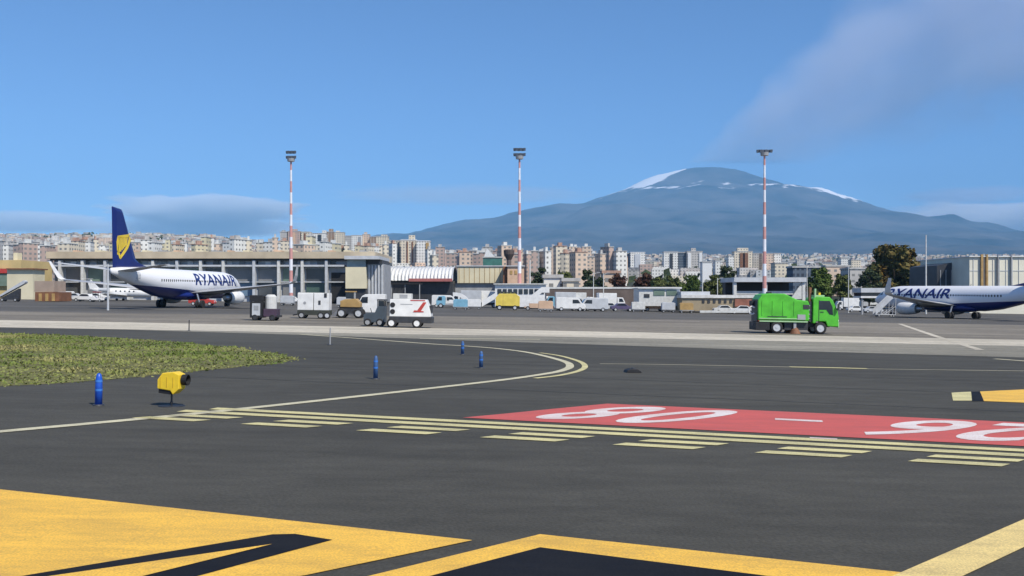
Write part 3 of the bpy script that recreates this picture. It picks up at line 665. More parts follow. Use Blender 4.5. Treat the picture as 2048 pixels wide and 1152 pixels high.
# far left yellow buildings
B_ = base_thing('service_building', 'two storey yellow block at the far left edge beside the terminal', X(30, 200), 200)
rel(B_, pxbox(MB(), -60, 42, 520, 606, 206, 0, 14)).build('wall', 'truck_yellow' if False else mat('ochre_wall', (0.55, 0.42, 0.19), .8, .12, .3), B_)
rel(B_, pxbox(MB(), 14, 66, 539, 606, 199, 0, 5)).build('front_wing', 'cream', B_)
rel(B_, pxbox(MB(), -60, 13, 537, 546, 204.5, .6, 1.3)).build('awning', 'red', B_)
rel(B_, pxbox(MB(), -60, 12, 548, 572, 204.5, .9, 1.4)).build('window', 'greenglass', B_)
rel(B_, pxbox(MB(), 12, 68, 536.5, 538.9, 198.4, 0, 6)).build('roof', 'brown', B_)
rel(B_, pxbox(MB(), 22, 30, 505, 519.9, 207, 1, 3)).build('roof_hut', 'cream', B_)
B2 = base_thing('brown_hut', 'brown wooden hut with a tan upper box left of the first aeroplane', X(92, 175), 175, cat='hut')
rel(B2, pxbox(MB(), 70, 118, 584, 602.5, 175, 0, 5)).build('wall', 'brown', B2)
rel(B2, pxbox(MB(), 66, 106, 562, 583.5, 175, .5, 5)).build('upper_box', mat('tan_grey', (.36, .28, .22), .7, .15, .5), B2)
for k in range(3): rel(B2, pxbox(MB(), 78 + k * 13, 84 + k * 13, 587, 602, 175, -.15, -.02)).build('door', 'tan', B2)
# curved white ribbed hall
C_ = base_thing('ribbed_hall', 'white ribbed vault roofed hall with a dark open underside', X(838, 250), 250)
a = MB(); ns_ = 18
for k in range(ns_ + 1):
    pxx = 775 + (905 - 775) * k / ns_; rr = [(X(pxx, 250), 250 + 11 - 11 * math.cos(math.pi * t / 10), Z(561, 250) + (Z(532, 250) - Z(561, 250)) * math.sin(math.pi * t / 10) ** .8) for t in range(11)]
    a.v += rr
for k in range(ns_):
    for t in range(10): a.f.append((k * 11 + t, (k + 1) * 11 + t, (k + 1) * 11 + t + 1, k * 11 + t + 1))
rel(C_, a).build('roof', 'white', C_, smooth=True)
for k in range(0, ns_ + 1, 1):
    pxx = 775 + (905 - 775) * k / ns_; b_ = MB(); P_ = [Vector((X(pxx, 250), 250 + 11 - 11.25 * math.cos(math.pi * t / 10), Z(561, 250) + (Z(531, 250) - Z(561, 250)) * math.sin(math.pi * t / 10) ** .8)) for t in range(6)]
    for p1, p2 in zip(P_, P_[1:]): b_.tube(p1, p2, .16, n=5)
    rel(C_, b_).build('rib', 'lightgrey', C_)
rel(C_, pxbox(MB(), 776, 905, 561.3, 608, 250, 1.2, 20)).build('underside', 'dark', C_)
rel(C_, pxbox(MB(), 818, 905, 557, 563, 250, -.9, -.3)).build('red_band', mat('faded_red', (.36, .12, .11), .6, .2, .4), C_)
a = base_thing('terminal_canopy', 'black slanting canopy in front of the ribbed hall', X(800, 240), 240, cat='canopy')
rel(a, MB().prism([(X(780, 240), 236), (X(842, 240), 236), (X(842, 240), 244), (X(780, 240), 244)], Z(569, 240), Z(566, 240))).build('roof', 'black', a)
for c in (783, 810, 839): rel(a, MB().tube((X(c, 236.5), 236.6, Z(569.2, 240)), (X(c, 236.5), 236.6, terrain(X(c, 236.5), 236.6)), .12)).build('post', 'grey', a)
C2 = base_thing('cargo_building', 'windowless cream panelled box building in the middle distance', X(960, 262), 262)
rel(C2, pxbox(MB(), 915, 1006, 533, 566, 262, 0, 16)).build('wall', 'cream', C2)
rel(C2, pxbox(MB(), 905, 1010, 566.2, 610, 262, .8, 16)).build('base_wall', 'grey', C2)
for k in range(9): rel(C2, pxbox(MB(), 918 + k * 10.2, 918.8 + k * 10.2, 534, 565.5, 262, -.08, -.01)).build('panel_joint', 'tan', C2)
rel(C2, pxbox(MB(), 913, 1008, 531, 532.9, 262, -.3, 16.3)).build('roof', 'lightgrey', C2)
C3 = base_thing('pink_building', 'pinkish box building standing right behind the second mast', X(1030, 255), 255)
rel(C3, pxbox(MB(), 1015, 1048, 533, 610, 255, 0, 12)).build('wall', 'peach', C3)
rel(C3, pxbox(MB(), 1006, 1014.8, 533, 608, 256, 0, 12)).build('side_wall', 'brown', C3)
rel(C3, pxbox(MB(), 1012, 1050, 531, 532.9, 255, -.4, 12.4)).build('roof', 'lightgrey', C3)
for k in range(3): rel(C3, pxbox(MB(), 1020 + k * 9, 1025 + k * 9, 541, 549, 255, -.1, -.02)).build('window', 'tan', C3)
CT = base_thing('mushroom_tower', 'dark mushroom shaped tower left of the second mast', X(1018, 330), 330, cat='tower')
gz_ = CT.location.z; zt = Z(499, 330) - gz_
MB().tube((0, 0, 0), (0, 0, zt - 2.5), .9, .75, 12).build('shaft', mat('brown_grey', (.14, .11, .1), .7, .2, .5), CT)
MB().loft([[(math.cos(t) * r_, math.sin(t) * r_, zz) for t in [2 * math.pi * i / 14 for i in range(14)]] for r_, zz in ((.8, zt - 3.4), (1.7, zt - 1.6), (1.8, zt - .3), (1.4, zt))]).build('cap', mat('tower_brown', (.1, .075, .065), .7, .2, .5), CT)
gb = base_thing('white_gable', 'white triangular sail roof above the green netted building', X(978, 600), 600, cat='roof')
q0 = [(X(968, 600), Z(514, 600)), (X(974, 600), Z(497, 600)), (X(990, 600), Z(514, 600))]
rel(gb, MB().prof(q0, 600, 606)).build('sail', 'white', gb)
# low fence-like terminal wall and buildings right of centre
L_ = base_thing('low_white_building', 'low white building with grey green window bays beside the van park', X(1318, 180), 180)
rel(L_, pxbox(MB(), 1278, 1360, 577, 612, 180, 0, 8)).build('wall', 'dirty_white', L_)
rel(L_, pxbox(MB(), 1276, 1362, 575.5, 576.9, 180, -.4, 8.4)).build('roof', 'white', L_)
for c0, c1 in ((1307, 1329), (1333, 1353)): rel(L_, pxbox(MB(), c0, c1, 580, 591, 180, -.1, -.01)).build('window', 'greenglass', L_)
rel(L_, pxbox(MB(), 1288, 1299, 588, 595, 180, -.1, -.01)).build('window', 'dark', L_)
L2 = base_thing('long_low_building', 'long low beige building with a white parapet left of the green truck', X(1440, 175), 175)
rel(L2, pxbox(MB(), 1362, 1530, 590, 596, 175, -.3, 9)).build('parapet', 'dirty_white', L2)
rel(L2, pxbox(MB(), 1364, 1528, 596.2, 622, 175, 0, 8)).build('wall', mat('khaki', (.32, .26, .17), .8, .2, .5), L2)
for k in range(9): rel(L2, pxbox(MB(), 1404 + k * 11, 1409 + k * 11, 599, 606, 175, -.1, -.01)).build('window', 'dark', L2)
rel(L2, pxbox(MB(), 1470, 1528, 598, 613, 174.6, 0, .35)).build('red_panel', mat('dull_red', (.3, .12, .08), .7, .3, .6), L2)
rel(L2, pxbox(MB(), 1362, 1420, 583, 590, 176, 0, 6)).build('roof_unit', 'lightgrey', L2)
L4 = base_thing('low_wall', 'low pale kerb wall in front of the long beige building', X(1450, 168), 168, cat='wall')
rel(L4, pxbox(MB(), 1400, 1500, 621, 625.5, 168, 0, .4)).build('wall', 'dirty_white', L4)
L3 = base_thing('open_shed', 'dark open fronted shed with a pale flat roof behind the green truck', X(1540, 200), 200, cat='shed')
rel(L3, pxbox(MB(), 1466, 1610, 555, 564, 200, -1, 12)).build('roof', 'lightgrey', L3)
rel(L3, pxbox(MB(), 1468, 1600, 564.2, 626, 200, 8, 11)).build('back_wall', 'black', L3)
for c in (1469, 1530, 1606): rel(L3, pxbox(MB(), c - 3, c + 3, 564.2, gyt(c, 200) + .4, 200, -.6, .4)).build('post', 'dirty_white', L3)
rel(L3, MB().prof([(X(1580, 200), Z(598, 200)), (X(1602, 200), Z(598, 200)), (X(1602, 200), Z(566, 200))], 199.5, 200.2)).build('brace', 'dirty_white', L3)
rel(L3, pxbox(MB(), 1469, 1600, 582, 589, 200, .5, .9)).build('front_rail', 'dirty_white', L3)
# right hand hangars
R1 = base_thing('dark_hangar', 'dark grey hangar with a sloping top beside the white hangar', X(1905, 260), 260)
rel(R1, MB().prof([(X(1874, 260), Z(630, 260)), (X(1874, 260), Z(531, 260)), (X(1938, 260), Z(519, 260)), (X(1938, 260), Z(630, 260))], 260, 278)).build('wall', mat('slate_panel', (.035, .04, .05), .5, .35, .3), R1)
rel(R1, pxbox(MB(), 1912, 1916, 548, 562, 260, -.3, -.02)).build('vent', 'lightgrey', R1)
for k in range(5): rel(R1, pxbox(MB(), 1880 + k * 11, 1881.2 + k * 11, 540, 600, 260, -.15, -.02)).build('rib', 'grey', R1)
R2 = base_thing('white_hangar', 'large cream white ribbed hangar at the right edge behind the aeroplane', X(2040, 250), 250)
rel(R2, pxbox(MB(), 1939, 2230, 514, 632, 250, 0, 30)).build('wall', mat('hangar_panel', (.7, .67, .55), .6, .08, .3), R2)
rel(R2, pxbox(MB(), 1937, 2232, 512, 513.8, 250, -.5, 30.5)).build('roof', 'white', R2)
for c, w_ in ((1962, 4.2), (1972, 3.4), (1994, 1.4), (2021, 2), (2060, 3)): rel(R2, pxbox(MB(), c - w_ / 2, c + w_ / 2, 509, 600, 250, -.7, -.02)).build('downpipe', 'tan' if w_ > 3 else 'grey', R2)
for k in range(20): rel(R2, pxbox(MB(), 1946 + k * 13, 1946.8 + k * 13, 515, 600, 250, -.14, -.02)).build('panel_rib', 'lightgrey', R2)
rel(R2, pxbox(MB(), 1940, 2230, 541, 542, 250, -.1, -.02)).build('panel_seam', 'lightgrey', R2)
gh = base_thing('glass_shelter', 'pale grey flat topped shelter left of the right aeroplane', X(1745, 190), 190, cat='shelter')
rel(gh, pxbox(MB(), 1722, 1770, 576, 585, 190, 0, 5)).build('roof', 'lightgrey', gh)
rel(gh, pxbox(MB(), 1724, 1768, 585.2, 592, 190, .5, 4.5)).build('window_band', 'glass', gh)
rel(gh, pxbox(MB(), 1723, 1769, 592.2, 596, 190, .3, 4.7)).build('white_band', 'white', gh)
for c in (1727, 1765): rel(gh, pxbox(MB(), c - 1.5, c + 1.5, 596.2, gyt(c, 190), 190, .6, 1)).build('post', 'grey', gh)
# white wing dark line: perimeter wall behind the vans
pw = base_thing('perimeter_wall', 'low dark wall running behind the parked vans', X(1190, 215), 215, cat='wall')
rel(pw, pxbox(MB(), 1050, 1364, 574, 577.5, 215, 0, .5)).build('coping', 'dirty_white', pw)
rel(pw, pxbox(MB(), 1050, 1362, 577.7, 613, 215, .1, .4)).build('wall', mat('wall_brown', (.13, .1, .085), .8, .25, .5), pw)

# ------------------------------------------------------------------ masts and posts
def mast(label, pxx, D, ytop, hw, rows):
    x = X(pxx, D); gz = terrain(x, D); t = thing('floodlight_mast', label, 'mast', x, D, 0, 'red and white floodlight masts', z=gz, tilt=False)
    Ht = Z(ytop, D) - gz; nb = 13; r0, r1 = .42, .17
    for k in range(nb):
        z0, z1 = Ht * k / nb, Ht * (k + 1) / nb; ra, rb = lerp(r0, r1, k / nb), lerp(r0, r1, (k + 1) / nb)
        a = MB(); wd = ra
        MB().tube((0, 0, z0), (0, 0, z1), ra, rb, 12).build('red_section' if k % 2 == 0 else 'white_section', 'mast_red' if k % 2 == 0 else 'mast_white', t, smooth=False)
    MB().box(-.9, .9, -.9, .9, -.1, .25).build('footing', 'grey', t)
    MB().tube((0, 0, Ht - .5), (0, 0, Ht + .1), .7, .8, 12).build('crown_ring', 'grey', t)
    la = MB()
    hwm = hw / F * D
    for r_ in range(rows):
        la.tube((-hwm, 0, Ht + .2 + r_ * 1.0), (hwm, 0, Ht + .2 + r_ * 1.0), .07, n=5)
        la.tube((0, -hwm * .6, Ht + .2 + r_ * 1.0), (0, hwm * .6, Ht + .2 + r_ * 1.0), .07, n=5)
    la.build('lamp_frame', 'dark', t)
    for r_ in range(rows):
        for k in range(6):
            c = lerp(-hwm, hwm, k / 5); zz = Ht + .35 + r_ * 1.0
            b = MB().prof([(c - .2, zz - .26), (c + .2, zz - .26), (c + .24, zz + .26), (c - .24, zz + .26)], -.35 if k % 2 else -.1, .1 if k % 2 else .4)
            b.build('floodlight', M.setdefault('lamp_grey', mat('lamp_grey', (.07, .085, .11), .4, .2, 3)) if 'lamp_grey' not in M else M['lamp_grey'], t)
    return t
mast('striped floodlight mast standing before the terminal, left of the three', 582, 200, 318, 8, 2)
mast('striped floodlight mast in front of the pinkish building, middle of the three', 1039, 192, 313, 10, 2)
mast('striped floodlight mast behind the green truck, right of the three', 1529, 188, 306, 13, 1)
def post(label, pxx, D, ytop, arm=0, m='dirty_white', r0=.11, name='lamp_post'):
    x = X(pxx, D); gz = terrain(x, D); t = thing(name, label, 'lamp post', x, D, 0, z=gz, tilt=False); Ht = Z(ytop, D) - gz
    MB().tube((0, 0, 0), (0, 0, Ht), r0, r0 * .6, 8).build('pole', m, t)
    if arm:
        MB().tube((0, 0, Ht - .3), (arm, 0, Ht), .06, .05, 6).build('arm', m, t)
        MB().box(arm - .35, arm + .35, -.15, .15, Ht - .08, Ht + .08).build('lamp_head', 'grey', t)
    return t
post('tall plain white post right of the second mast', 1060, 200, 520, 0, r0=.18)
post('thin pale lamp post in front of the dark tree by the reddish trees', 1187, 205, 545, 1.0)
post('thin pale lamp post in front of the first reddish tree', 1207, 205, 546, 1.0)
post('lamp post with a round head before the narrow dark tree', 1435, 200, 556, 0.8)
post('pale lamp post left of the open shed', 1405, 195, 562, 0.8)
post('slim post between green tree and low truck', 1697, 210, 533, 0)
post('white pole in front of the rust brown tree', 1852, 215, 470, 0, 'dirty_white', .2)
post('slim post by the left hand of the bright green tree', 1614, 205, 532, 0.8)
post('pale post rising in front of the first aeroplane tail', 216, 116, 528, 0, 'lightgrey', .13)

# ------------------------------------------------------------------ airliner
def fus_sec(s):
    T_ = [(0, 2.72, .04, .04), (.25, 2.76, .42, .4), (.8, 2.84, .78, .76), (1.6, 2.96, 1.12, 1.12), (2.8, 3.12, 1.48, 1.52), (4.2, 3.24, 1.72, 1.82), (6, 3.3, 1.86, 1.98), (8, 3.3, 1.88, 2.0), (24, 3.3, 1.88, 2.0), (27, 3.46, 1.78, 1.84), (30, 3.8, 1.48, 1.5), (33, 4.16, 1.06, 1.12), (36, 4.5, .58, .7), (38, 4.72, .18, .32)]
    for a_, b_ in zip(T_, T_[1:]):
        if s <= b_[0]:
            t = (s - a_[0]) / (b_[0] - a_[0]); return tuple(lerp(a_[i], b_[i], t) for i in (1, 2, 3))
    return T_[-1][1:]
# local frame: +x forward, origin under the main gear, nose at x = 19.6
NX = 19.6
m = bpy.data.materials.new('fuselage_paint'); m.use_nodes = True; n = m.node_tree.nodes; l = m.node_tree.links; M['fus'] = m
b = n['Principled BSDF']; b.inputs['Roughness'].default_value = .32
tc = n.new('ShaderNodeTexCoord'); sp = n.new('ShaderNodeSeparateXYZ'); l.new(tc.outputs['Object'], sp.inputs[0])
m1 = n.new('ShaderNodeMath'); m1.operation = 'MULTIPLY_ADD'; m1.inputs[1].default_value = .045; l.new(sp.outputs[0], m1.inputs[0]); l.new(sp.outputs[2], m1.inputs[2])   # z + .045 x
m2 = n.new('ShaderNodeMath'); m2.operation = 'GREATER_THAN'; m2.inputs[1].default_value = 2.45; l.new(m1.outputs[0], m2.inputs[0])
mx = n.new('ShaderNodeMix'); mx.data_type = 'RGBA'; l.new(m2.outputs[0], mx.inputs[0]); mx.inputs[6].default_value = (.008, .018, .13, 1); mx.inputs[7].default_value = (.8, .8, .81, 1); l.new(mx.outputs[2], b.inputs['Base Color'])
def airliner(label, x, y, head):
    t = thing('airliner', label, 'aeroplane', x, y, head)
    rings = []
    ss = [0, .12, .25, .5, .8, 1.2, 1.6, 2.2, 2.8, 3.5, 4.2, 5, 6, 8, 12, 16, 20, 24, 25.5, 27, 28.5, 30, 31.5, 33, 34.5, 36, 37, 38]
    for s in ss:
        zc, hw, hh = fus_sec(s); rings.append([(NX - s, math.cos(q) * hw, zc + math.sin(q) * hh) for q in [2 * math.pi * i / 32 for i in range(32)]])
    fu = MB().loft(rings).build('fuselage', 'fus', t, smooth=True)
    # cockpit glazing
    a = MB()
    for sgn in (1, -1):
        for (s0, s1, a0, a1) in ((1.75, 2.45, 28, 60), (2.5, 3.1, 22, 52)):
            P_ = []
            for s in (s0, (s0 + s1) / 2, s1):
                zc, hw, hh = fus_sec(s)
                P_.append([(NX - s, sgn * math.cos(R(d)) * hw * 1.012, zc + math.sin(R(d)) * hh * 1.012) for d in (a0, (a0 + a1) / 2, a1)])
            o_ = len(a.v); a.v += [p for r_ in P_ for p in r_]
            for i in range(2):
                for j in range(2): a.f.append((o_ + i * 3 + j, o_ + i * 3 + j + 1, o_ + i * 3 + j + 4, o_ + i * 3 + j + 3))
    a.build('cockpit_window', 'glass', t)
    # doors
    for sgn in (1, -1):
        for s in (4.6, 33.2):
            a = MB(); zs = [2.75, 3.2, 3.65, 4.1, 4.55] if s < 10 else [3.5, 3.9, 4.3, 4.7]
            for s_ in (s - .42, s + .42):
                for z_ in zs:
                    zc, hw, hh = fus_sec(s_); yy = hw * math.sqrt(max(.05, 1 - ((z_ - zc) / hh) ** 2)) + .015; a.v.append((NX - s_, sgn * yy, z_))
            k_ = len(zs); a.f = [(i, i + 1, i + k_ + 1, i + k_) for i in range(k_ - 1)]
            a.build('door', 'lightgrey', t)
    # cabin windows, every pane its own part
    w0 = None
    for sgn in (1, -1):
        for i in range(42):
            s = 6.6 + i * .53 + (0.0)
            zc, hw, hh = fus_sec(s); z_ = 3.72; yy = sgn * (hw * math.sqrt(1 - ((z_ - zc) / hh) ** 2) + .012)
            if w0 is None:
                w0 = MB().add([(-.12, 0, -.17), (.12, 0, -.17), (.13, 0, 0), (.12, 0, .17), (-.12, 0, .17), (-.13, 0, 0)], [(0, 1, 2, 3, 4, 5)]).build('cabin_window', 'glass', t); o = w0
            else: o = w0.copy(); COL.objects.link(o); o.parent = t
            o.location = (NX - s, yy, z_)
    # titles on both sides, wrapped to the hull
    for sgn in (1, -1):
        me = glyph('RYANAIR', .02, 4); bm = bmesh.new(); bm.from_mesh(me)
        xs_ = [v.co.x for v in bm.verts]; ys_ = [v.co.y for v in bm.verts]; x0, x1, y0, y1 = min(xs_), max(xs_), min(ys_), max(ys_)
        for v in bm.verts:
            v.co.x = (v.co.x - x0) / (x1 - x0); v.co.y = (v.co.y - y0) / (y1 - y0)
        for k in range(1, 12): bmesh.ops.bisect_plane(bm, geom=bm.verts[:] + bm.edges[:] + bm.faces[:], plane_co=(0, k / 12, 0), plane_no=(0, 1, 0))
        for v in bm.verts:
            z_ = 3.22 + v.co.y * 1.62; u = v.co.x * 14.2 + (v.co.y - .5) * .35
            s = 4.0 + .6 + u if sgn > 0 else 18.8 - u
            zc, hw, hh = fus_sec(s); v.co = (NX - s, sgn * (hw * math.sqrt(max(.02, 1 - ((z_ - zc) / hh) ** 2)) + .02), z_)
        bm.to_mesh(me); bm.free(); me.materials.append(M['navy'])
        o = bpy.data.objects.new('airline_title', me); COL.objects.link(o); o.parent = t
    # wings
    for sgn in (1, -1):
        def af(xle, ch, yy, zz, th): return [(xle - ch * c, yy, zz + th * ch * h_) for c, h_ in ((0, 0), (.08, .5), (.3, .62), (.65, .4), (1, .02), (1, -.02), (.65, -.22), (.3, -.36), (.08, -.3))]
        wr = [af(NX - 11.9, 7.9, sgn * 1.2, 2.05, .15), af(NX - 14.6, 5.2, sgn * 5.6, 2.5, .13), af(NX - 17.6, 3.0, sgn * 11.5, 3.12, .11), af(NX - 20.2, 1.6, sgn * 16.6, 3.65, .1)]
        w = MB().loft(wr).build('wing', mat('wing_grey', (.42, .43, .45), .4, .06, .4) if 'wg' not in M else M['wg'], t, smooth=True); M['wg'] = w.data.materials[0]
        wl_ = MB().loft([[(NX - 20.2 - ox - ch * c, sgn * (yy + h_ * .08), zz) for c, h_ in ((0, 0), (.3, 1), (1, .1), (1, -.1), (.3, -1))] for ox, ch, yy, zz in ((0, 1.6, 16.6, 3.65), (.35, 1.35, 17.1, 3.95), (.9, 1.1, 17.45, 4.7), (2.0, .6, 17.9, 6.15))])
        wl_.build('winglet', 'white' if sgn > 0 else 'white', w)
        MB().loft([af(NX - 12.0 - 5.4, 1.6, sgn * 2.6, 2.05, .1), af(NX - 18.1, 1.2, sgn * 8, 2.45, .1)]).build('flap', 'lightgrey', w)
        # engine
        ey, ez, er = sgn * 4.83, 1.48, 1.0
        rr_ = [(11.1, .84), (11.0, .93), (11.15, 1.0), (11.9, 1.05), (13.0, 1.03), (14.2, .9), (14.9, .74)]
        e = MB().loft([[(NX - s, ey + math.cos(q) * r_, ez + math.sin(q) * r_ * .97) for q in [2 * math.pi * i / 24 for i in range(24)]] for s, r_ in rr_], cap=False).build('engine', 'white', t, smooth=True)
        MB().tube((NX - 11.25, ey, ez), (NX - 11.35, ey, ez), .83, n=24).build('fan', 'dark', e)
        MB().tube((NX - 14.2, ey, ez), (NX - 16, ey, ez), .6, .3, 16).build('exhaust_cone', 'steel', e)
        MB().box(NX - 15.4, NX - 12.2, ey - .13, ey + .13, ez + .8, 2.55 if True else 2.2).build('pylon', 'lightgrey', e)
        # main gear
        g_ = MB().tube((0, sgn * 2.4, 2.0), (0, sgn * 2.86, .55), .14, .12, 8).tube((0, sgn * 2.5, .56), (0, sgn * 3.2, .56), .09, n=8).build('landing_gear', 'steel', t)
        for dy in (-.32, .32):
            wh = MB().tube((0, sgn * 2.86 + dy - .18, .56), (0, sgn * 2.86 + dy + .18, .56), .56, n=18).build('tyre', 'rubber', g_)
        # stabiliser
        MB().loft([[(NX - xl - ch * c, sgn * yy, zz + th * h_) for c, h_ in ((0, 0), (.3, 1), (1, .1), (1, -.1), (.3, -1))] for xl, ch, yy, zz, th in ((33.2, 3.9, .4, 4.75, .18), (37.0, 1.5, 7.1, 5.55, .07))]).build('stabiliser', 'lightgrey', t)
    g_ = MB().tube((15.6, 0, 1.9), (15.6, 0, .4), .11, .09, 8).build('nose_gear', 'steel', t)
    for dy in (-.22, .22): MB().tube((15.6, dy - .1, .36), (15.6, dy + .1, .36), .35, n=16).build('tyre', 'rubber', g_)
    # belly fairing
    MB().loft([[(NX - s, math.cos(q) * w_, 1.75 + math.sin(q) * h_) for q in [2 * math.pi * i / 20 for i in range(20)]] for s, w_, h_ in ((11, .6, .3), (13, 1.7, .62), (17, 1.95, .7), (21, 1.9, .66), (24, .7, .3))]).build('belly_fairing', 'navy', t, smooth=True)
    # fin, built from its side outline
    out = [(28.2, 5.22), (31.2, 5.75), (32.2, 6.3), (35.9, 12.3), (38.05, 12.5), (37.6, 5.0), (34, 5.0)]
    fn = MB(); nO = len(out); cs = [(s, z_, .2 if z_ < 6.5 else .2 * (12.9 - z_) / 6.5 + .03) for s, z_ in out]
    mid = (34.6, 7.4)
    fn.v = [(NX - s, .03, z_) for s, z_, _ in cs] + [(NX - s, -.03, z_) for s, z_, _ in cs]
    ins = [lerp(s, 35.0, .25) for s, z_, _ in cs]
    fn.v += [(NX - lerp(s, 35.4, .3), .17, lerp(z_, 8, .1)) for s, z_, _ in cs] + [(NX - lerp(s, 35.4, .3), -.17, lerp(z_, 8, .1)) for s, z_, _ in cs]
    for i in range(nO):
        j = (i + 1) % nO; fn.f += [(i, j, j + nO, i + nO), (i, i + 2 * nO, j + 2 * nO, j), (i + nO, j + nO, j + 3 * nO, i + 3 * nO)]
    fn.f += [tuple(range(2 * nO, 3 * nO)), tuple(range(4 * nO - 1, 3 * nO - 1, -1))]
    fo = fn.build('fin', 'navy', t)
    # yellow harp emblem on each side of the fin
    for sgn in (1, -1):
        e = MB(); yy0, yy1 = sgn * .175, sgn * .205
        def pr(pts): e.prof([(NX - s, z_) for s, z_ in pts], min(yy0, yy1), max(yy0, yy1))
        pr([(36.9, 9.0), (34.3, 9.35), (34.1, 9.05), (36.9, 8.65)])                    # neck
        pr([(36.9, 9.0), (37.15, 8.2), (37.0, 7.2), (36.4, 6.2), (36.1, 6.4), (36.6, 7.3), (36.8, 8.2), (36.6, 8.95)])   # pillar
        pr([(34.3, 9.3), (33.75, 8.6), (34.4, 7.6), (35.2, 6.9), (36.2, 6.15), (36.3, 6.5), (35.4, 7.3), (34.6, 8.0), (34.3, 8.7)])   # sound box
        for k in range(7):
            s_ = 34.55 + k * .33; pr([(s_, 8.95), (s_ + .2, 8.95), (s_ + .42, 7.9 - k * .2), (s_ + .2, 7.9 - k * .2)])   # strings
        e.build('harp_emblem', 'harp_yellow', fo)
    for i in range(3): MB().tube((NX - 9 - i * 6, 0, 5.25), (NX - 9.15 - i * 6, 0, 5.6), .04, n=5).build('antenna', 'dark', t)
    return t
# left: tail at (-47.8,122); heading 7.7 deg right of the view axis
hd = Vector((math.sin(R(7.7)), math.cos(R(7.7)))); p = Vector((-48.7, 121.5)) + hd * 18.2
airliner('white and navy airliner seen from behind with tall blue fin carrying a yellow emblem', p.x, p.y, math.atan2(hd.y, hd.x))
hd = Vector((-.38, .925)).normalized()
airliner('white and navy airliner cut by the right edge with engine and title in view', 72.6, 161, math.atan2(hd.y, hd.x))

# ------------------------------------------------------------------ near things on the pavement
def at_px(pxx, pyy): return G(pxx, pyy)
gx, gy = at_px(343, 812)
t = thing('guard_light', 'yellow runway guard light with dark hoods on a single thin leg', 'light', gx, gy, R(-8))
s_ = gy / F     # metres per photo pixel there
MB().tube((0, 0, 0), (0, 0, .012), .3, .29, 20).build('shadow_disc', 'black', t)  # flat black disc, the shadow beneath the light put in as colour
MB().tube((0, 0, .012), (0, 0, .33), .022, .022, 10).build('leg', 'dark', t)
MB().tube((0, 0, .05), (0, 0, .1), .034, n=10).build('coupling', 'black', t)
bd = MB().prof([(-.27, .40), (-.27, .60), (-.16, .75), (.10, .78), (.25, .72), (.25, .40), (.10, .27), (.04, .36)], -.16, .16).build('housing', 'signal_yellow', t, bevel=.02)
MB().prof([(-.25, .3), (-.25, .392), (.035, .352), (.03, .27)], -.13, .13).build('lower_case', 'black', t, bevel=.01)
MB().loft([[(x_, math.cos(q) * r_, .6 + math.sin(q) * r_) for q in [2 * math.pi * i / 16 for i in range(16)]] for x_, r_ in ((.255, .09), (.26, .12), (.39, .125), (.39, .11), (.28, .1))]).build('hood', 'black', t)
MB().tube((-.3, 0, .5), (-.272, 0, .5), .09, n=14).build('lens', 'harp_yellow', t)
for k in range(3): MB().box(-.2 + k * .15, -.19 + k * .15, -.168, -.162, .43, .66).build('cooling_rib', mat('ochre', (.55, .36, .03), .5, .1, 3) if 'och' not in M else M['och'], t); M['och'] = [o for o in COL.objects if o.name.startswith('cooling_rib')][0].data.materials[0]
def marker(label, pxx, pyy, ytop, r=.07, rz=0, m='weathered_blue'):
    x, y = at_px(pxx, pyy); t = thing('edge_marker', label, 'edge marker', x, y, rz, 'blue taxiway edge markers'); h = (pyy - ytop) / F * y
    MB().tube((0, 0, 0), (0, 0, .03), .13, .12, 18).build('base', 'dark', t)
    MB().loft([[(math.cos(q) * r_, math.sin(q) * r_, zz) for q in [2 * math.pi * i / 18 for i in range(18)]] for r_, zz in ((r, .03), (r * .98, h * .6), (r * .85, h * .86), (r * .55, h * .97), (r * .12, h))]).build('post', m, t, smooth=True)
    for zz in (.45, .72):
        MB().tube((0, 0, h * zz), (0, 0, h * zz + .05), r * 1.01 * (1 if zz < .6 else .97), r * 1.01 * (1 if zz < .6 else .95), 18).build('reflective_band', 'skyblue' if 'rb' not in M else M['rb'], t)
    return t
M['rb'] = mat('reflector_blue', (.05, .2, .62), .25, .1, 3)
marker('blue edge marker nearest the camera, left of the yellow guard light', 197, 811, 746, r=.08, m='marker_blue')
marker('weathered blue edge marker standing alone in the middle of the dark asphalt', 751, 758, 711)
marker('farther blue edge marker of the pair by the curved line, next to its twin', 925, 709, 682)
marker('nearer blue edge marker of the pair by the curved line', 962, 736, 702)
x, y = at_px(660, 690); t = thing('thin_rod', 'thin grey rod standing at the end of the curved painted line', 'rod', x, y)
MB().tube((0, 0, 0), (0, 0, .85), .04, .03, 8).build('pole', 'grey', t); MB().tube((0, 0, 0), (0, 0, .03), .14, n=12).build('base', 'dark', t)
x, y = at_px(378, 662); t = thing('thin_rod', 'thin dark rod standing on the bright concrete behind the grass', 'rod', x, y)
MB().tube((0, 0, 0), (0, 0, .7), .04, .03, 8).build('pole', 'dark', t); MB().tube((0, 0, 0), (0, 0, .03), .14, n=12).build('base', 'dark', t)
x, y = at_px(1265, 745); t = thing('drain_box', 'small low black fitting alone on the asphalt right of the curved line', 'ground fitting', x, y, .2)
MB().prof([(-.28, 0), (-.24, .09), (-.1, .14), (.12, .13), (.24, .07), (.28, 0)], -.2, .2).build('body', 'black', t, bevel=.015)
MB().tube((0.02, 0, .13), (0.02, 0, .17), .07, .06, 12).build('cap', 'dark', t)

# ------------------------------------------------------------------ vehicles
def place(pxx, pyy): return G(pxx, pyy)
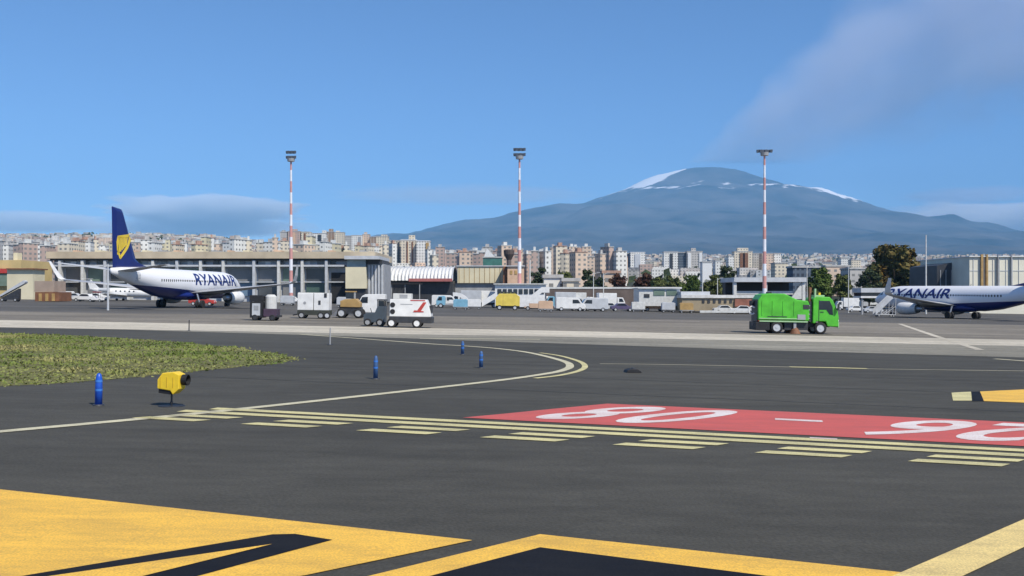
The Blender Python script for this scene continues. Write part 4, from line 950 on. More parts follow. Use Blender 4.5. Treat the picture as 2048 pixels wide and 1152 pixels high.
# green road sweeper truck, facing right
x, y = place(1585, 667)
t = thing('sweeper_truck', 'bright green sweeper truck driving right on the concrete', 'truck', x, y, 0); O = 3.25
def P(pts): return [(a_ - O, b_) for a_, b_ in pts]
MB().prof(P([(.3, 1.02), (.26, 2.5), (.55, 2.98), (1.1, 3.08), (2.3, 3.08), (2.95, 2.78), (3.3, 2.62), (4.1, 2.55), (4.22, 2.3), (4.22, 1.02)]), -1.1, 1.1).build('hopper', 'sweeper_green', t, bevel=.09, seg=3)
MB().box(1.0 - O, 2.5 - O, -1.125, -1.1, 1.28, 1.34).build('groove', 'dark', t)
for xx in (.55, 1.35, 2.15, 3.0): MB().box(xx - O, xx + .06 - O, -1.135, -1.095, 1.4, 2.5).build('side_rib', 'sweeper_green', t)
MB().box(3.72 - O, 4.18 - O, -1.13, -1.09, 1.92, 2.25).build('side_hatch', 'dark', t)
MB().box(.4 - O, 4.1 - O, -1.09, 1.09, .9, 1.0).build('skirt', 'pale_green', t)
MB().box(.1 - O, 6.0 - O, -.4, .4, .55, .86).build('chassis', 'dark', t)
MB().box(.12 - O, 1.2 - O, -1.05, 1.05, .25, .88).build('rear_box', 'black', t, bevel=.03)
MB().tube((.1 - O, .2, 2.1), (.1 - O, .2, 2.5), .2, n=12).build('beacon', 'dark', t)
hb = MB(); pts_ = [(-.12 + .26 * math.cos(q) - O + .1, -.4, 1.75 + .3 * math.sin(q)) for q in [i * math.pi / 8 for i in range(2, 15)]]
for p1, p2 in zip(pts_, pts_[1:]): hb.tube(p1, p2, .06, n=6)
hb.build('hose', 'white', t)
MB().prof(P([(4.5, .85), (4.5, 2.72), (4.75, 2.9), (5.75, 2.88), (6.02, 2.62), (6.4, 1.75), (6.48, 1.3), (6.45, .62), (5.62, .62), (5.5, 1.0), (4.75, 1.0), (4.7, .85)]), -1.08, 1.08).build('cab', 'sweeper_green', t, bevel=.06)
MB().prof(P([(4.95, 1.9), (4.95, 2.58), (5.75, 2.58), (5.98, 2.1), (6.02, 1.5), (5.75, 1.55), (5.5, 1.9)]), -1.1, -1.082).build('side_window', 'glass', t)
MB().prof(P([(4.95, 1.9), (4.95, 2.58), (5.75, 2.58), (5.98, 2.1), (6.02, 1.5), (5.75, 1.55), (5.5, 1.9)]), 1.082, 1.1).build('side_window', 'glass', t)
MB().prof(P([(6.05, 2.55), (6.09, 2.56), (6.44, 1.78), (6.40, 1.77)]), -.95, .95).build('windscreen', 'glass', t)
MB().box(6.47 - O, 6.52 - O, -1.0, 1.0, .55, .95).build('bumper', 'pale_green', t)
MB().tube((6.47 - O, -.8, 1.05), (6.53 - O, -.8, 1.05), .12, n=12).build('headlight', 'white', t)
MB().tube((6.47 - O, .8, 1.05), (6.53 - O, .8, 1.05), .12, n=12).build('headlight', 'white', t)
MB().box(4.26 - O, 4.46 - O, -.9, .9, .95, 2.5).build('engine_bay', 'dark', t)
MB().tube((4.36 - O, -.6, 2.4), (4.36 - O, -.6, 3.6), .13, n=10).build('exhaust_stack', 'brown', t)
MB().tube((4.66 - O, -.95, 1.0), (4.66 - O, -.95, 3.5), .085, n=10).build('air_intake', 'pale_green', t)
MB().box(4.8 - O, 5.5 - O, -.6, .6, 2.9, 3.02).build('roof_pod', 'pale_green', t)
MB().box(6.3 - O, 6.42 - O, -1.4, -1.2, 1.9, 2.35).build('mirror', 'dark', t)
for xx in (1.75, 5.1):
    for sy in (-.92, .92): wheel(t, xx - O, sy, .47, .3, 'lightgrey')
for sy in (-1, 1):
    MB().loft([[(3.2 - O + math.cos(q) * r_, sy * .85 + math.sin(q) * r_, zz) for q in [2 * math.pi * i / 16 for i in range(16)]] for r_, zz in ((.42, .02), (.3, .3), (.12, .5))]).build('brush', 'brown', t)
MB().box(2.4 - O, 4.2 - O, -.8, .8, .3, .88).build('suction_gear', 'dark', t)
MB().box(-.2, .0, -1.0, -.9, .35, .95).build('suction_pipe', 'grey', t)

MB().box(5.05 - O, 5.3 - O, -1.125, -1.1, 1.7, 1.75).build('door_handle', 'dark', t)
MB().prof([(4.93 - O, 1.0), (4.96 - O, 1.0), (4.96 - O, 2.65), (4.93 - O, 2.65)], -1.115, -1.09).build('door_seam', 'dark', t)
MB().box(3.3 - O, 3.9 - O, -1.16, -1.05, 1.1, 1.5).build('tool_locker', 'grey', t)
for k in range(4): MB().box(4.15 - O, 4.25 - O, -1.1, -1.04, 1.2 + k * .32, 1.24 + k * .32).build('ladder_rung', 'lightgrey', t)
MB().box(1.2 - O, 1.5 - O, -.3, .3, 3.08, 3.2).build('roof_vent', 'dark', t)
MB().box(5.2 - O, 5.35 - O, -.12, .12, 3.02, 3.2).build('amber_beacon', 'signal_yellow', t)
MB().tube((.35 - O, -1.12, 1.15), (3.6 - O, -1.12, 1.15), .035, n=6).build('side_rail', 'pale_green', t)
for xx in (.3, .75): MB().box(xx - O, xx + .18 - O, -1.07, -1.05, .95, 1.0).build('tail_light', 'red', t)
MB().box(.24 - O, .28 - O, -.9, .9, .9, 2.6).build('rear_door', 'dark', t)

# sweeper / power unit with red flashes (px 740-860)
x, y = place(800, 655); t = thing('ground_power_unit', 'white box unit with red flashes and two round vents behind a dark tractor', 'power unit', x + .3, y, 0)
MB().prof([(-1.0, .85), (-1.0, 2.15), (1.72, 2.15), (1.95, 1.6), (2.1, 1.0), (2.1, .85)], -.9, .9).build('body', 'white', t, bevel=.05)
MB().box(-.8, .55, -.7, .7, 2.15, 2.58).build('roof_unit', 'dirty_white', t, bevel=.04)
MB().box(-.3, .3, -.71, -.7, 2.22, 2.5).build('roof_grille', 'grey', t)
for zz in (1.22, 1.72): MB().tube((-.78, -.93, zz), (-.78, -.89, zz), .19, n=14).build('vent', 'black', t)
MB().prof([(1.05, 1.3), (1.35, 1.3), (1.75, 1.95), (1.5, 1.95)], -.925, -.895).build('red_flash', 'red', t)
MB().prof([(.75, 1.2), (1.55, 1.2), (1.55, 1.28), (.85, 1.34)], -.93, -.895).build('red_flash', 'red', t)
MB().prof([(.55, 2.05), (1.65, 2.05), (1.65, 2.12), (.55, 2.12)], -.925, -.895).build('red_flash', 'red', t)
MB().box(-.2, .7, -.91, -.895, 1.75, 1.8).build('lettering_bar', 'grey', t)
MB().box(1.95, 2.14, -.5, .5, 1.15, 1.7).build('rear_grille', 'dark', t)
MB().box(-1.05, 2.2, -.92, .92, .38, .84).build('chassis', 'dark', t, bevel=.04)
for xx in (-1.02, 1.05):
    for sy in (-.85, .85): wheel(t, xx if xx > 0 else -.85, sy, .36, .22, 'white')
x2, y2 = place(748, 652)
t = thing('tow_tractor', 'dark blue grey tow tractor hitched left of the red flashed unit', 'tractor', x2, y2 + .3, 0)
MB().prof([(-.75, .3), (-.78, .85), (-.6, 1.0), (.1, 1.05), (.3, 1.55), (.85, 1.55), (.85, .3)], -.75, .75).build('body', mat('blue_grey', (.06, .08, .1), .5, .2, 1), t, bevel=.04)
MB().box(.25, .9, -.7, .7, 2.0, 2.1).build('roof', 'dark', t)
for xx in (.3, .85):
    for yy in (-.65, .65): MB().tube((xx, yy, 1.5), (xx, yy, 2.0), .035, n=6).build('roof_post', 'dark', t)
MB().box(.35, .8, -.65, .65, 1.55, 1.98).build('window', 'glass', t)
MB().tube((-.2, -.3, 1.05), (-.3, -.3, 1.4), .03, n=6).build('steering_column', 'dark', t)
for xx in (-.45, .5):
    for sy in (-.7, .7): wheel(t, xx, sy, .3, .2, 'grey')
# twin white air units (px 593-665)
x, y = place(629, 637); t = thing('air_conditioning_unit', 'white two panel air unit on a dark wheeled chassis', 'air unit', x, y, 0)
MB().box(-1.5, .0, -.8, .8, .82, 2.42).build('cabinet', 'white', t, bevel=.04)
MB().box(.06, 1.5, -.8, .8, .82, 2.42).build('cabinet', 'white', t, bevel=.04)
MB().box(-1.48, 1.48, -.7, .7, 2.42, 2.5).build('top', 'dirty_white', t)
MB().tube((-.8, -.82, 1.5), (-.8, -.79, 1.5), .14, n=12).build('gauge', 'grey', t)
MB().box(.5, .72, -.83, -.79, 1.35, 1.75).build('handle_recess', 'dark', t)
MB().box(1.05, 1.3, -.84, -.6, 2.05, 2.45).build('filler', 'dark', t)
MB().box(-1.5, 1.55, -.82, .82, .35, .8).build('chassis', mat('olive_black', (.04, .045, .035), .6, .2, 1), t, bevel=.03)
for xx in (-1.1, .75):
    for sy in (-.75, .75): wheel(t, xx, sy, .33, .2, 'grey')
wheel(t, 1.35, -.75, .33, .2, 'lightgrey')
MB().tube((-1.5, 0, .4), (-2.1, 0, .3), .05, n=6).build('tow_bar', 'dark', t)
# baggage belt / starter unit at the left (px 503-560)
x, y = place(530, 641); t = thing('starter_unit', 'small cart with black topped white cabinet and a pale tank', 'cart', x, y, 0)
MB().box(-1.15, -.05, -.75, .75, .25, 1.62).build('cabinet', 'black', t, bevel=.03)
MB().box(-.95, -.25, -.78, -.752, .45, 1.5).build('front_panel', 'lightgrey', t)
MB().box(-.8, -.4, -.8, -.785, .9, 1.3).build('inset_panel', 'grey', t)
MB().box(-1.2, .0, -.78, .78, 1.64, 2.2).build('hood', 'black', t, bevel=.04)
MB().loft([[(.5 + math.cos(q) * .5, math.sin(q) * .5, zz) for q in [2 * math.pi * i / 18 for i in range(18)]] for zz in (1.05, 2.1)] + [[(.5 + math.cos(q) * .3, math.sin(q) * .3, 2.28) for q in [2 * math.pi * i / 18 for i in range(18)]]]).build('tank', 'dirty_white', t, smooth=False)
MB().box(.0, 1.15, -.7, .7, .35, 1.03).build('engine_base', mat('plum', (.06, .035, .06), .6, .2, 1), t, bevel=.04)
MB().box(1.1, 1.35, -.6, .6, .3, .5).build('bumper', 'dark', t)
for xx in (-.7, .8):
    for sy in (-.7, .7): wheel(t, xx, sy, .27, .18, 'dark')
# tan loader (px 670-735)
x, y = place(702, 636); t = thing('wheel_loader', 'tan and black loader tractor between the white units', 'loader', x, y, 0)
MB().prof([(-1.0, 1.1), (-1.0, 1.7), (-.5, 1.9), (.6, 1.95), (1.0, 1.5), (1.0, 1.1)], -.7, .7).build('body', 'tan', t, bevel=.05)
MB().box(-.45, .35, -.6, .6, 1.95, 2.6).build('cab', 'glass', t)
MB().box(-.52, .45, -.66, .66, 2.6, 2.72).build('cab_roof', 'tan', t)
MB().box(-1.1, 1.1, -.6, .6, .45, 1.1).build('chassis', 'dark', t)
MB().prof([(-1.9, .15), (-1.35, .15), (-1.2, .85), (-1.5, .5), (-1.85, .35)], -.95, .95).build('bucket', 'steel', t)
MB().tube((-1.3, -.5, .6), (-.6, -.5, 1.5), .07, n=6).build('lift_arm', 'tan', t)
for xx in (-.85, .85):
    for sy in (-.72, .72): wheel(t, xx, sy, .5, .32, 'lightgrey')
# cab truck (728-760)
x, y = place(741, 633); t = thing('box_van', 'pale white van facing left half hidden by the tow tractor', 'van', x, y, 0)
MB().prof([(-1.6, .45), (-1.65, 1.2), (-1.25, 1.45), (-.85, 2.2), (-.5, 2.4), (1.6, 2.45), (1.65, .45)], -.85, .85).build('body', 'white', t, bevel=.06)
MB().prof([(-1.12, 1.48), (-.8, 2.1), (-.2, 2.12), (-.2, 1.48)], -.875, -.852).build('window', 'glass', t)
for xx in (-1.0, 1.0):
    for sy in (-.8, .8): wheel(t, xx, sy, .34, .2, 'lightgrey')

# stair trucks
def stairs(t, x0, z0, x1, z1, w, m, rail='white'):
    """flight with solid sides from (x0,z0) up to (x1,z1)"""
    d = 1 if x1 > x0 else -1
    for yy in (-w / 2, w / 2 - .06):
        MB().prof([(x0, z0), (x1, z1), (x1, z1 + 1.0), (x0, z0 + 1.0)] if d > 0 else [(x0, z0), (x0, z0 + 1.0), (x1, z1 + 1.0), (x1, z1)], yy, yy + .06).build('side_panel', m, t)
    n_ = 14; s = MB()
    for k in range(n_):
        a_, b_ = lerp(x0, x1, k / n_), lerp(x0, x1, (k + 1) / n_); zz = lerp(z0, z1, (k + .5) / n_)
        s.box(min(a_, b_), max(a_, b_) - .003, -w / 2 + .06, w / 2 - .06, zz, zz + .04)
    s.build('steps', 'grey', t)
x, y = place(905, 616)
t = thing('stair_truck', 'white arched passenger stairs on a light blue cab truck', 'stair truck', x, y, 0); sc = y / F
a = MB(); prev = None; arc = []
for k in range(9):
    an = R(95 - k * 11); arc.append((math.cos(an) * 2.9 + .3, math.sin(an) * 2.3 + .55))
inner = [((p_[0] - .3) * .78 + .3, (p_[1] - .55) * .72 + .55) for p_ in arc]
for k in range(8):
    a.prof([arc[k], arc[k + 1], inner[k + 1], inner[k]], -.8, .8)
a.build('stair_arch', 'white', t)
MB().prof([(-2.9, .5), (-2.95, 1.3), (-2.5, 2.1), (-1.5, 2.2), (-1.3, 1.9), (-1.3, .5)], -.9, .9).build('cab', 'skyblue', t, bevel=.05)
MB().prof([(-2.75, 1.35), (-2.42, 1.98), (-1.9, 1.98), (-1.9, 1.35)], -.925, -.902).build('window', 'glass', t)
MB().box(-1.3, 3.0, -.7, .7, .5, .8).build('chassis', 'grey', t)
MB().box(-.6, .6, -.75, .75, .8, 1.5).build('equipment_box', 'white', t)
for xx in (-2.1, 1.9):
    for sy in (-.8, .8): wheel(t, xx, sy, .42, .25, 'lightgrey')
x, y = place(1012, 620)
t = thing('stair_truck', 'yellow truck body wedged between two white stair flights', 'stair truck', x, y, 0)
MB().prof([(-1.75, .7), (-1.75, 2.1), (-1.2, 2.75), (1.6, 2.8), (2.3, 2.3), (2.3, .7)], -1.0, 1.0).build('body', 'truck_yellow', t, bevel=.06)
MB().box(-1.0, 1.4, -.9, .9, 2.8, 3.05).build('roof_rack', mat('rack_green', (.14, .16, .05), .6, .3, 1), t)
for k in range(4): MB().box(-.9 + k * .6, -.55 + k * .6, -.95, -.9, 2.82, 3.15).build('rack_box', 'dark', t)
MB().box(-.55, -.5, -1.02, -1.0, .9, 2.5).build('door_seam', 'tan', t)
MB().box(-1.8, 2.3, -.8, .8, .4, .68).build('chassis', 'dark', t)
stairs(t, -4.1, .5, -1.8, 1.9, 1.4, 'white')
for xx in (-1.1, 1.5):
    for sy in (-.9, .9): wheel(t, xx, sy, .42, .25, 'lightgrey')
x, y = place(1072, 621)
t = thing('boarding_stairs', 'steep white boarding stairs right of the yellow truck', 'stairs', x, y, 0)
stairs(t, -1.9, .7, .9, 3.0, 1.5, 'white')
MB().box(.9, 2.2, -.75, .75, 3.0, 3.1).build('platform', 'grey', t)
MB().box(.9, 2.2, -.75, -.7, 3.1, 4.0).build('platform_rail', 'white', t)
MB().box(-2.0, 2.0, -.7, .7, .45, .65).build('chassis', 'peach', t)
MB().box(-1.2, .8, -.72, .72, .66, 1.2).build('engine_box', 'peach', t)
MB().tube((1.6, 0, .65), (1.6, 0, 3.0), .12, n=8).build('support_leg', 'grey', t)
for xx in (-1.4, 1.5):
    for sy in (-.65, .65): wheel(t, xx, sy, .36, .22, 'grey')
x, y = place(1770, 634)
t = thing('boarding_stairs', 'grey lattice boarding stairs by the nose of the right aeroplane', 'stairs', x, y, 0)
stairs(t, -1.8, .3, 1.0, 3.1, 1.3, 'lightgrey')
MB().box(1.0, 1.9, -.65, .65, 3.1, 3.2).build('platform', 'grey', t)
for a_, b_ in (((-1.7, .4), (1.5, .4)), ((1.5, .4), (1.5, 3.1)), ((-.4, .4), (1.5, 1.8)), ((.4, .4), (.4, 2.4))):
    for yy in (-.6, .6): MB().tube((a_[0], yy, a_[1]), (b_[0], yy, b_[1]), .05, n=6).build('frame_bar', 'lightgrey', t)
for xx in (-1.2, 1.2):
    for sy in (-.55, .55): wheel(t, xx, sy, .22, .14, 'grey')
x, y = place(18, 603)
t = thing('belt_loader', 'grey inclined belt loader at the far left edge', 'belt loader', x, y, 0)
MB().prof([(-1.6, .6), (-1.6, .9), (2.6, 3.6), (2.9, 3.4), (2.8, 3.1)], -.5, .5).build('belt', 'lightgrey', t)
MB().prof([(-1.2, .3), (1.8, .3), (1.8, 2.2), (-1.2, .55)], -.4, .4).build('frame', 'dark', t)
for xx in (-.9, 1.3):
    for sy in (-.5, .5): wheel(t, xx, sy, .3, .2, 'grey')

# vans and cars, one of each kind then copies
def van(label, x, y, rz, m, group):
    t = thing('parked_van', label, 'van', x, y, rz, group)
    MB().prof([(-2.5, .4), (-2.5, 2.15), (-2.3, 2.3), (1.0, 2.3), (1.5, 2.05), (1.95, 1.35), (2.5, 1.15), (2.55, .4)], -.95, .95).build('body', m, t, bevel=.07)
    for sy in (-.965, .95): MB().prof([(.3, 1.3), (.3, 1.95), (1.25, 1.95), (1.65, 1.35)], sy, sy + .015).build('window', 'glass', t)
    MB().prof([(1.42, 2.02), (1.5, 2.06), (1.98, 1.4), (1.93, 1.36)], -.8, .8).build('windscreen', 'glass', t)
    for sy in (-.7, .7): MB().box(2.5, 2.57, sy - .14, sy + .14, .75, .95).build('headlight', 'white', t)
    MB().box(-2.45, 2.5, -.9, .9, .28, .42).build('sill', 'dark', t)
    for xx in (-1.6, 1.6):
        for sy in (-.85, .85): wheel(t, xx, sy, .34, .22, 'lightgrey')
    return t
def car(label, x, y, rz, m, group):
    t = thing('parked_car', label, 'car', x, y, rz, group)
    MB().prof([(-2.05, .35), (-2.1, .8), (-1.9, .95), (-1.3, .98), (-.9, 1.4), (.35, 1.44), (.95, 1.0), (1.85, .85), (2.05, .6), (2.05, .35)], -.85, .85).build('body', m, t, bevel=.06)
    for sy in (-.865, .85): MB().prof([(-1.1, 1.0), (-.8, 1.34), (.3, 1.37), (.75, 1.0)], sy, sy + .015).build('window', 'glass', t)
    for sy in (-.6, .6): MB().box(2.02, 2.08, sy - .12, sy + .12, .6, .74).build('headlight', 'white', t)
    for xx in (-1.3, 1.3):
        for sy in (-.78, .78): wheel(t, xx, sy, .31, .2, 'lightgrey')
    return t
vp = {}
def put(kind, m, pxx, pyy, rz, label, group):
    x, y = place(pxx, pyy); k = (kind, m)
    if k not in vp: vp[k] = (van if kind == 'van' else car)(label, x, y, rz, m, group); return vp[k]
    return copy_thing(vp[k], x, y, rz, label, group)
GV, GC = 'vans parked in the row along the apron', 'cars parked in the row along the apron'
put('van', 'white', 1112, 616, R(175), 'white van just right of the white boarding stairs', GV)
put('van', 'lightgrey', 1148, 617, R(10), 'grey white van behind the pale post, third in the row', GV)
put('van', 'white', 1172, 615, R(184), 'white van in the middle of the row below the reddish trees', GV)
put('van', 'white', 1222, 617, R(12), 'large white van left of the violet car', GV)
put('van', 'skyblue', 1243, 614, R(95), 'pale blue white van standing end on behind the violet car', GV)
put('car', 'violet', 1244, 622.5, R(4), 'dark violet car in front of the pale blue van', GC)
put('car', 'white', 1132, 621, R(186), 'white car in front of the first two vans', GC)
put('car', 'lightgrey', 1196, 620, R(3), 'light grey car between the white vans', GC)
put('car', 'lightgrey', 1272, 620, R(80), 'light grey car end on left of the peach loader', GC)
put('van', 'lightgrey', 935, 612, R(5), 'grey van directly behind the white arched stairs', GV)
put('van', 'dirty_white', 960, 607, R(180), 'off white van behind the left stair flight of the yellow truck', GV)
put('van', 'white', 1690, 618, R(185), 'white van right behind the cab of the green truck', GV)
put('car', 'white', 1712, 624, R(2), 'white car behind the front of the green truck', GC)
put('van', 'dirty_white', 1742, 616, R(8), 'off white van below the glass shelter left of the nose stairs', GV)
put('car', 'white', 1484, 628, R(170), 'white car just behind the tail of the green truck', GC)
put('car', 'white', 195, 601, R(0), 'white car under the left wing of the first aeroplane', GC)
put('car', 'lightgrey', 150, 601, R(8), 'light grey car left of the helicopter by the terminal', GC)
put('van', 'white', 555, 603, R(178), 'white van right of the nose of the first aeroplane', GV)
put('car', 'white', 585, 606, R(5), 'white car at the foot of the first mast', GC)
put('van', 'lightgrey', 605, 600, R(3), 'grey van behind the white two panel air unit', GV)
put('car', 'red', 405, 611, R(4), 'red car seen under the belly of the first aeroplane', GC)
put('van', 'white', 830, 604, R(183), 'white van under the ribbed hall behind the red flashed unit', GV)
put('car', 'white', 1380, 622, R(3), 'white car in front of the long beige building', GC)
put('car', 'dirty_white', 1346, 621, R(175), 'off white car right of the peach loader', GC)
put('car', 'lightgrey', 870, 604, R(3), 'light grey car behind the light blue cab', GC)

def box_truck(label, x, y, rz, m, cabm='white'):
    t = thing('box_truck', label, 'truck', x, y, rz)
    MB().box(-3.0, 1.0, -1.1, 1.1, .95, 3.3).build('cargo_box', m, t, bevel=.05)
    MB().prof([(1.15, .5), (1.15, 2.3), (1.4, 2.45), (2.3, 2.4), (2.75, 1.5), (2.85, .5)], -1.0, 1.0).build('cab', cabm, t, bevel=.06)
    for sy in (-1.02, 1.003): MB().prof([(1.5, 1.5), (1.5, 2.2), (2.15, 2.2), (2.5, 1.5)], sy, sy + .016).build('window', 'glass', t)
    MB().box(-3.0, 1.1, -.9, .9, .5, .93).build('chassis', 'dark', t)
    MB().box(-3.04, -3.0, -1.0, 1.0, 1.0, 3.2).build('rear_shutter', 'lightgrey', t)
    for xx in (-1.9, 1.9):
        for sy in (-.9, .9): wheel(t, xx, sy, .42, .26, 'lightgrey')
    return t
def bt(pxx, pyy, rz, m, label, cabm='white'):
    x, y = place(pxx, pyy); return box_truck(label, x, y, rz, m, cabm)
bt(1222, 618, R(3), 'white', 'tall white box truck behind the violet car in the van park')
bt(1120, 617.5, R(182), 'lightgrey', 'grey box truck partly behind the white boarding stairs', 'skyblue')
bt(1162, 617, R(0), 'dirty_white', 'off white box truck behind the grey white van')
bt(932, 614.5, R(178), 'lightgrey', 'light grey box truck behind the white arched stairs')
bt(1692, 621, R(180), 'white', 'white box truck rising behind the front of the green truck')
bt(878, 606, R(2), 'white', 'white box truck under the right end of the ribbed hall')
bt(1385, 623, R(4), 'dirty_white', 'off white box truck at the left end of the long beige building')
bt(540, 600, R(0), 'lightgrey', 'grey box truck between first aeroplane nose and first mast')
bt(1728, 618, R(86), 'dirty_white', 'off white box truck seen end on by the pale shelter')
def dolly(label, pxx, pyy, m, rz=0):
    x, y = place(pxx, pyy); t = thing('baggage_dolly', label, 'dolly', x, y, rz)
    MB().box(-1.2, 1.2, -.7, .7, .42, .52).build('deck', 'grey', t)
    MB().prof([(-1.15, .53), (-1.15, 1.6), (-.9, 1.75), (.9, 1.75), (1.15, 1.6), (1.15, .53)], -.65, .65).build('cover', m, t, bevel=.04)
    MB().tube((1.2, 0, .45), (1.9, 0, .3), .04, n=6).build('tow_bar', 'dark', t)
    for xx in (-.85, .85):
        for sy in (-.55, .55): wheel(t, xx, sy, .2, .14, 'grey')
dolly('small white covered dolly left of the yellow truck stairs', 948, 619, 'white')
dolly('small blue covered dolly in front of the arched stairs', 921, 620, 'skyblue')
dolly('small white covered dolly between the violet car and the peach loader', 1276, 624, 'dirty_white')
dolly('small peach covered dolly in front of the boarding stairs', 1091, 624, 'peach')
dolly('grey covered dolly right of the peach loader', 1336, 625, 'lightgrey')
dolly('brown covered dolly left of the long beige wall', 1372, 626, 'tan')
dolly('small white covered dolly at the tail of the light grey car', 1180, 622, 'white')
dolly('small grey covered dolly right of the wheel loader under the terminal', 688, 615, 'lightgrey')
dolly('small white covered dolly at the far left of the terminal columns', 135, 600, 'white')
dolly('small grey covered dolly behind the pale tank cart', 575, 611, 'lightgrey')
put('van', 'white', 1100, 617, R(184), 'white van half hidden by the boarding stairs', GV)
put('van', 'white', 1196, 618, R(0), 'white van between the light grey car and the tall box truck', GV)
put('van', 'lightgrey', 905, 606, R(178), 'grey van seen through the arch of the white stairs', GV)
put('car', 'white', 1160, 621, R(2), 'white car right of the car before the first two vans', GC)
put('car', 'lightgrey', 1215, 621, R(183), 'light grey car left of the dark violet car', GC)
put('car', 'white', 1400, 623, R(180), 'white car at the end of the low kerb wall', GC)
put('car', 'lightgrey', 945, 611, R(0), 'light grey car behind the small white dolly', GC)
put('car', 'white', 170, 603, R(178), 'white car left of the white baggage tug', GC)
put('van', 'white', 1720, 616, R(2), 'white van left of the pale shelter', GV)
put('car', 'lightgrey', 1745, 626, R(0), 'light grey car left of the grey lattice stairs', GC)
bt(1250, 616.5, R(90), 'white', 'white box truck seen end on beside the tall white box truck')
bt(1080, 616.5, R(2), 'dirty_white', 'off white box truck between the lounge and the boarding stairs')
bt(968, 615, R(183), 'white', 'white box truck left of the lounge with dark windows')
bt(1302, 618.5, R(2), 'lightgrey', 'grey box truck in front of the low white building')
bt(1412, 621.5, R(182), 'white', 'white box truck in front of the long beige building')
put('van', 'white', 1140, 622, R(4), 'white van nearest the apron in the middle of the row', GV)
put('van', 'lightgrey', 1186, 622.5, R(183), 'light grey van nearest the apron right of the white van', GV)
put('van', 'white', 1352, 622, R(184), 'white van under the right window of the low white building', GV)
put('car', 'dirty_white', 1450, 627, R(0), 'off white car at the right end of the kerb wall', GC)
put('van', 'white', 890, 615, R(4), 'white van between the light blue cab and the arched stairs', GV)
# peach loader
x, y = place(1308, 623); t = thing('cargo_loader', 'peach coloured low loader with tan engine right of the vans', 'loader', x, y, R(3))
MB().box(-1.9, 1.9, -.8, .8, .5, .95).build('deck', 'peach', t, bevel=.04); MB().prof([(-1.9, .95), (-1.7, 1.5), (-1.0, 1.55), (-.9, .95)], -.7, .7).build('cab', 'dirty_white', t)
MB().box(-.3, 1.4, -.6, .6, .97, 1.7).build('engine_box', 'tan', t, bevel=.05); MB().tube((1.0, 0, 1.7), (1.0, 0, 2.1), .07, n=6).build('exhaust', 'dark', t)
for xx in (-1.4, 1.3):
    for sy in (-.75, .75): wheel(t, xx, sy, .38, .24, 'lightgrey')
W1 = base_thing('gate_lounge', 'long white flat roofed lounge with dark windows behind the yellow truck', X(1040, 188), 188)
rel(W1, pxbox(MB(), 990, 1092, 569, 614, 188, 0, 6)).build('wall', 'white', W1)
rel(W1, pxbox(MB(), 987, 1095, 567, 568.9, 188, -.5, 6.5)).build('roof', 'dirty_white', W1)
for k in range(9): rel(W1, pxbox(MB(), 995 + k * 10.6, 1003 + k * 10.6, 578, 588, 188, -.1, -.01)).build('window', 'glass', W1)
# helicopter-like small white jet beyond the tail (px 170-305)
x, y = place(245, 601.5); t = thing('business_jet', 'small white jet parked behind the tail of the first aeroplane', 'aeroplane', x, y, 0)
rr_ = [(7.0, .05, 1.5), (6.2, .45, 1.5), (5, .75, 1.6), (3, .92, 1.7), (-2, .92, 1.7), (-4.5, .6, 1.9), (-6.8, .12, 2.2)]
MB().loft([[(s, math.cos(q) * r_, zc + math.sin(q) * r_) for q in [2 * math.pi * i / 18 for i in range(18)]] for s, r_, zc in rr_]).build('fuselage', 'white', t, smooth=True)
for sgn in (1, -1):
    MB().loft([[(xl - ch * c, sgn * yy, zz + .08 * h_) for c, h_ in ((0, 0), (.3, 1), (1, .1), (1, -.1), (.3, -1))] for xl, ch, yy, zz in ((1.2, 2.6, .6, 1.1), (-.8, 1.1, 7, 1.5))]).build('wing', 'white', t)
    MB().tube((-2.2, sgn * 1.35, 2.2), (-4.3, sgn * 1.35, 2.2), .42, .33, 14).build('engine', 'lightgrey', t)
    MB().tube((-.5, sgn * 1.6, 1.1), (-.5, sgn * 1.7, .25), .07, n=6).build('landing_gear', 'steel', t); MB().tube((-.5, sgn * 1.6, .25), (-.5, sgn * 1.8, .25), .25, n=12).build('tyre', 'rubber', t)
MB().prof([(-4.6, 2.3), (-6.6, 4.3), (-7.4, 4.3), (-6.6, 2.2)], -.08, .08).build('fin', 'white', t)
MB().loft([[(xl - ch * c, yy, zz + .05 * h_) for c, h_ in ((0, 0), (.3, 1), (1, .1), (1, -.1), (.3, -1))] for xl, ch, yy, zz in ((-6.9, .7, -2.2, 4.35), (-6.4, 1.1, 0, 4.32), (-6.9, .7, 2.2, 4.35))]).build('tailplane', 'white', t)
MB().tube((4.8, 0, 1.1), (4.8, 0, .2), .06, n=6).build('nose_gear', 'steel', t)
for k in range(5): MB().tube((2.6 - k * .9, -.9, 1.95), (2.6 - k * .9, -.94, 1.95), .16, n=10).build('window', 'glass', t)
MB().box(4.9, 5.7, -.58, -.3, 1.9, 2.15).build('cockpit_window', 'glass', t)
x, y = place(193, 604); t = thing('tug', 'small white baggage tug with red frame under the terminal columns', 'tug', x, y, 0)
MB().prof([(-1.3, .35), (-1.3, .9), (-.4, 1.0), (-.1, .7), (1.1, .75), (1.2, .35)], -.6, .6).build('body', 'white', t, bevel=.03)
for xx in (-.9, .8):
    for sy in (-.55, .55): wheel(t, xx, sy, .26, .18, 'grey')
MB().box(-.5, .6, -.55, .55, 1.75, 1.85).build('roof', 'red', t)
for xx in (-.45, .55):
    for yy in (-.5, .5): MB().tube((xx, yy, .75), (xx, yy, 1.76), .035, n=5).build('roof_post', 'dark', t)

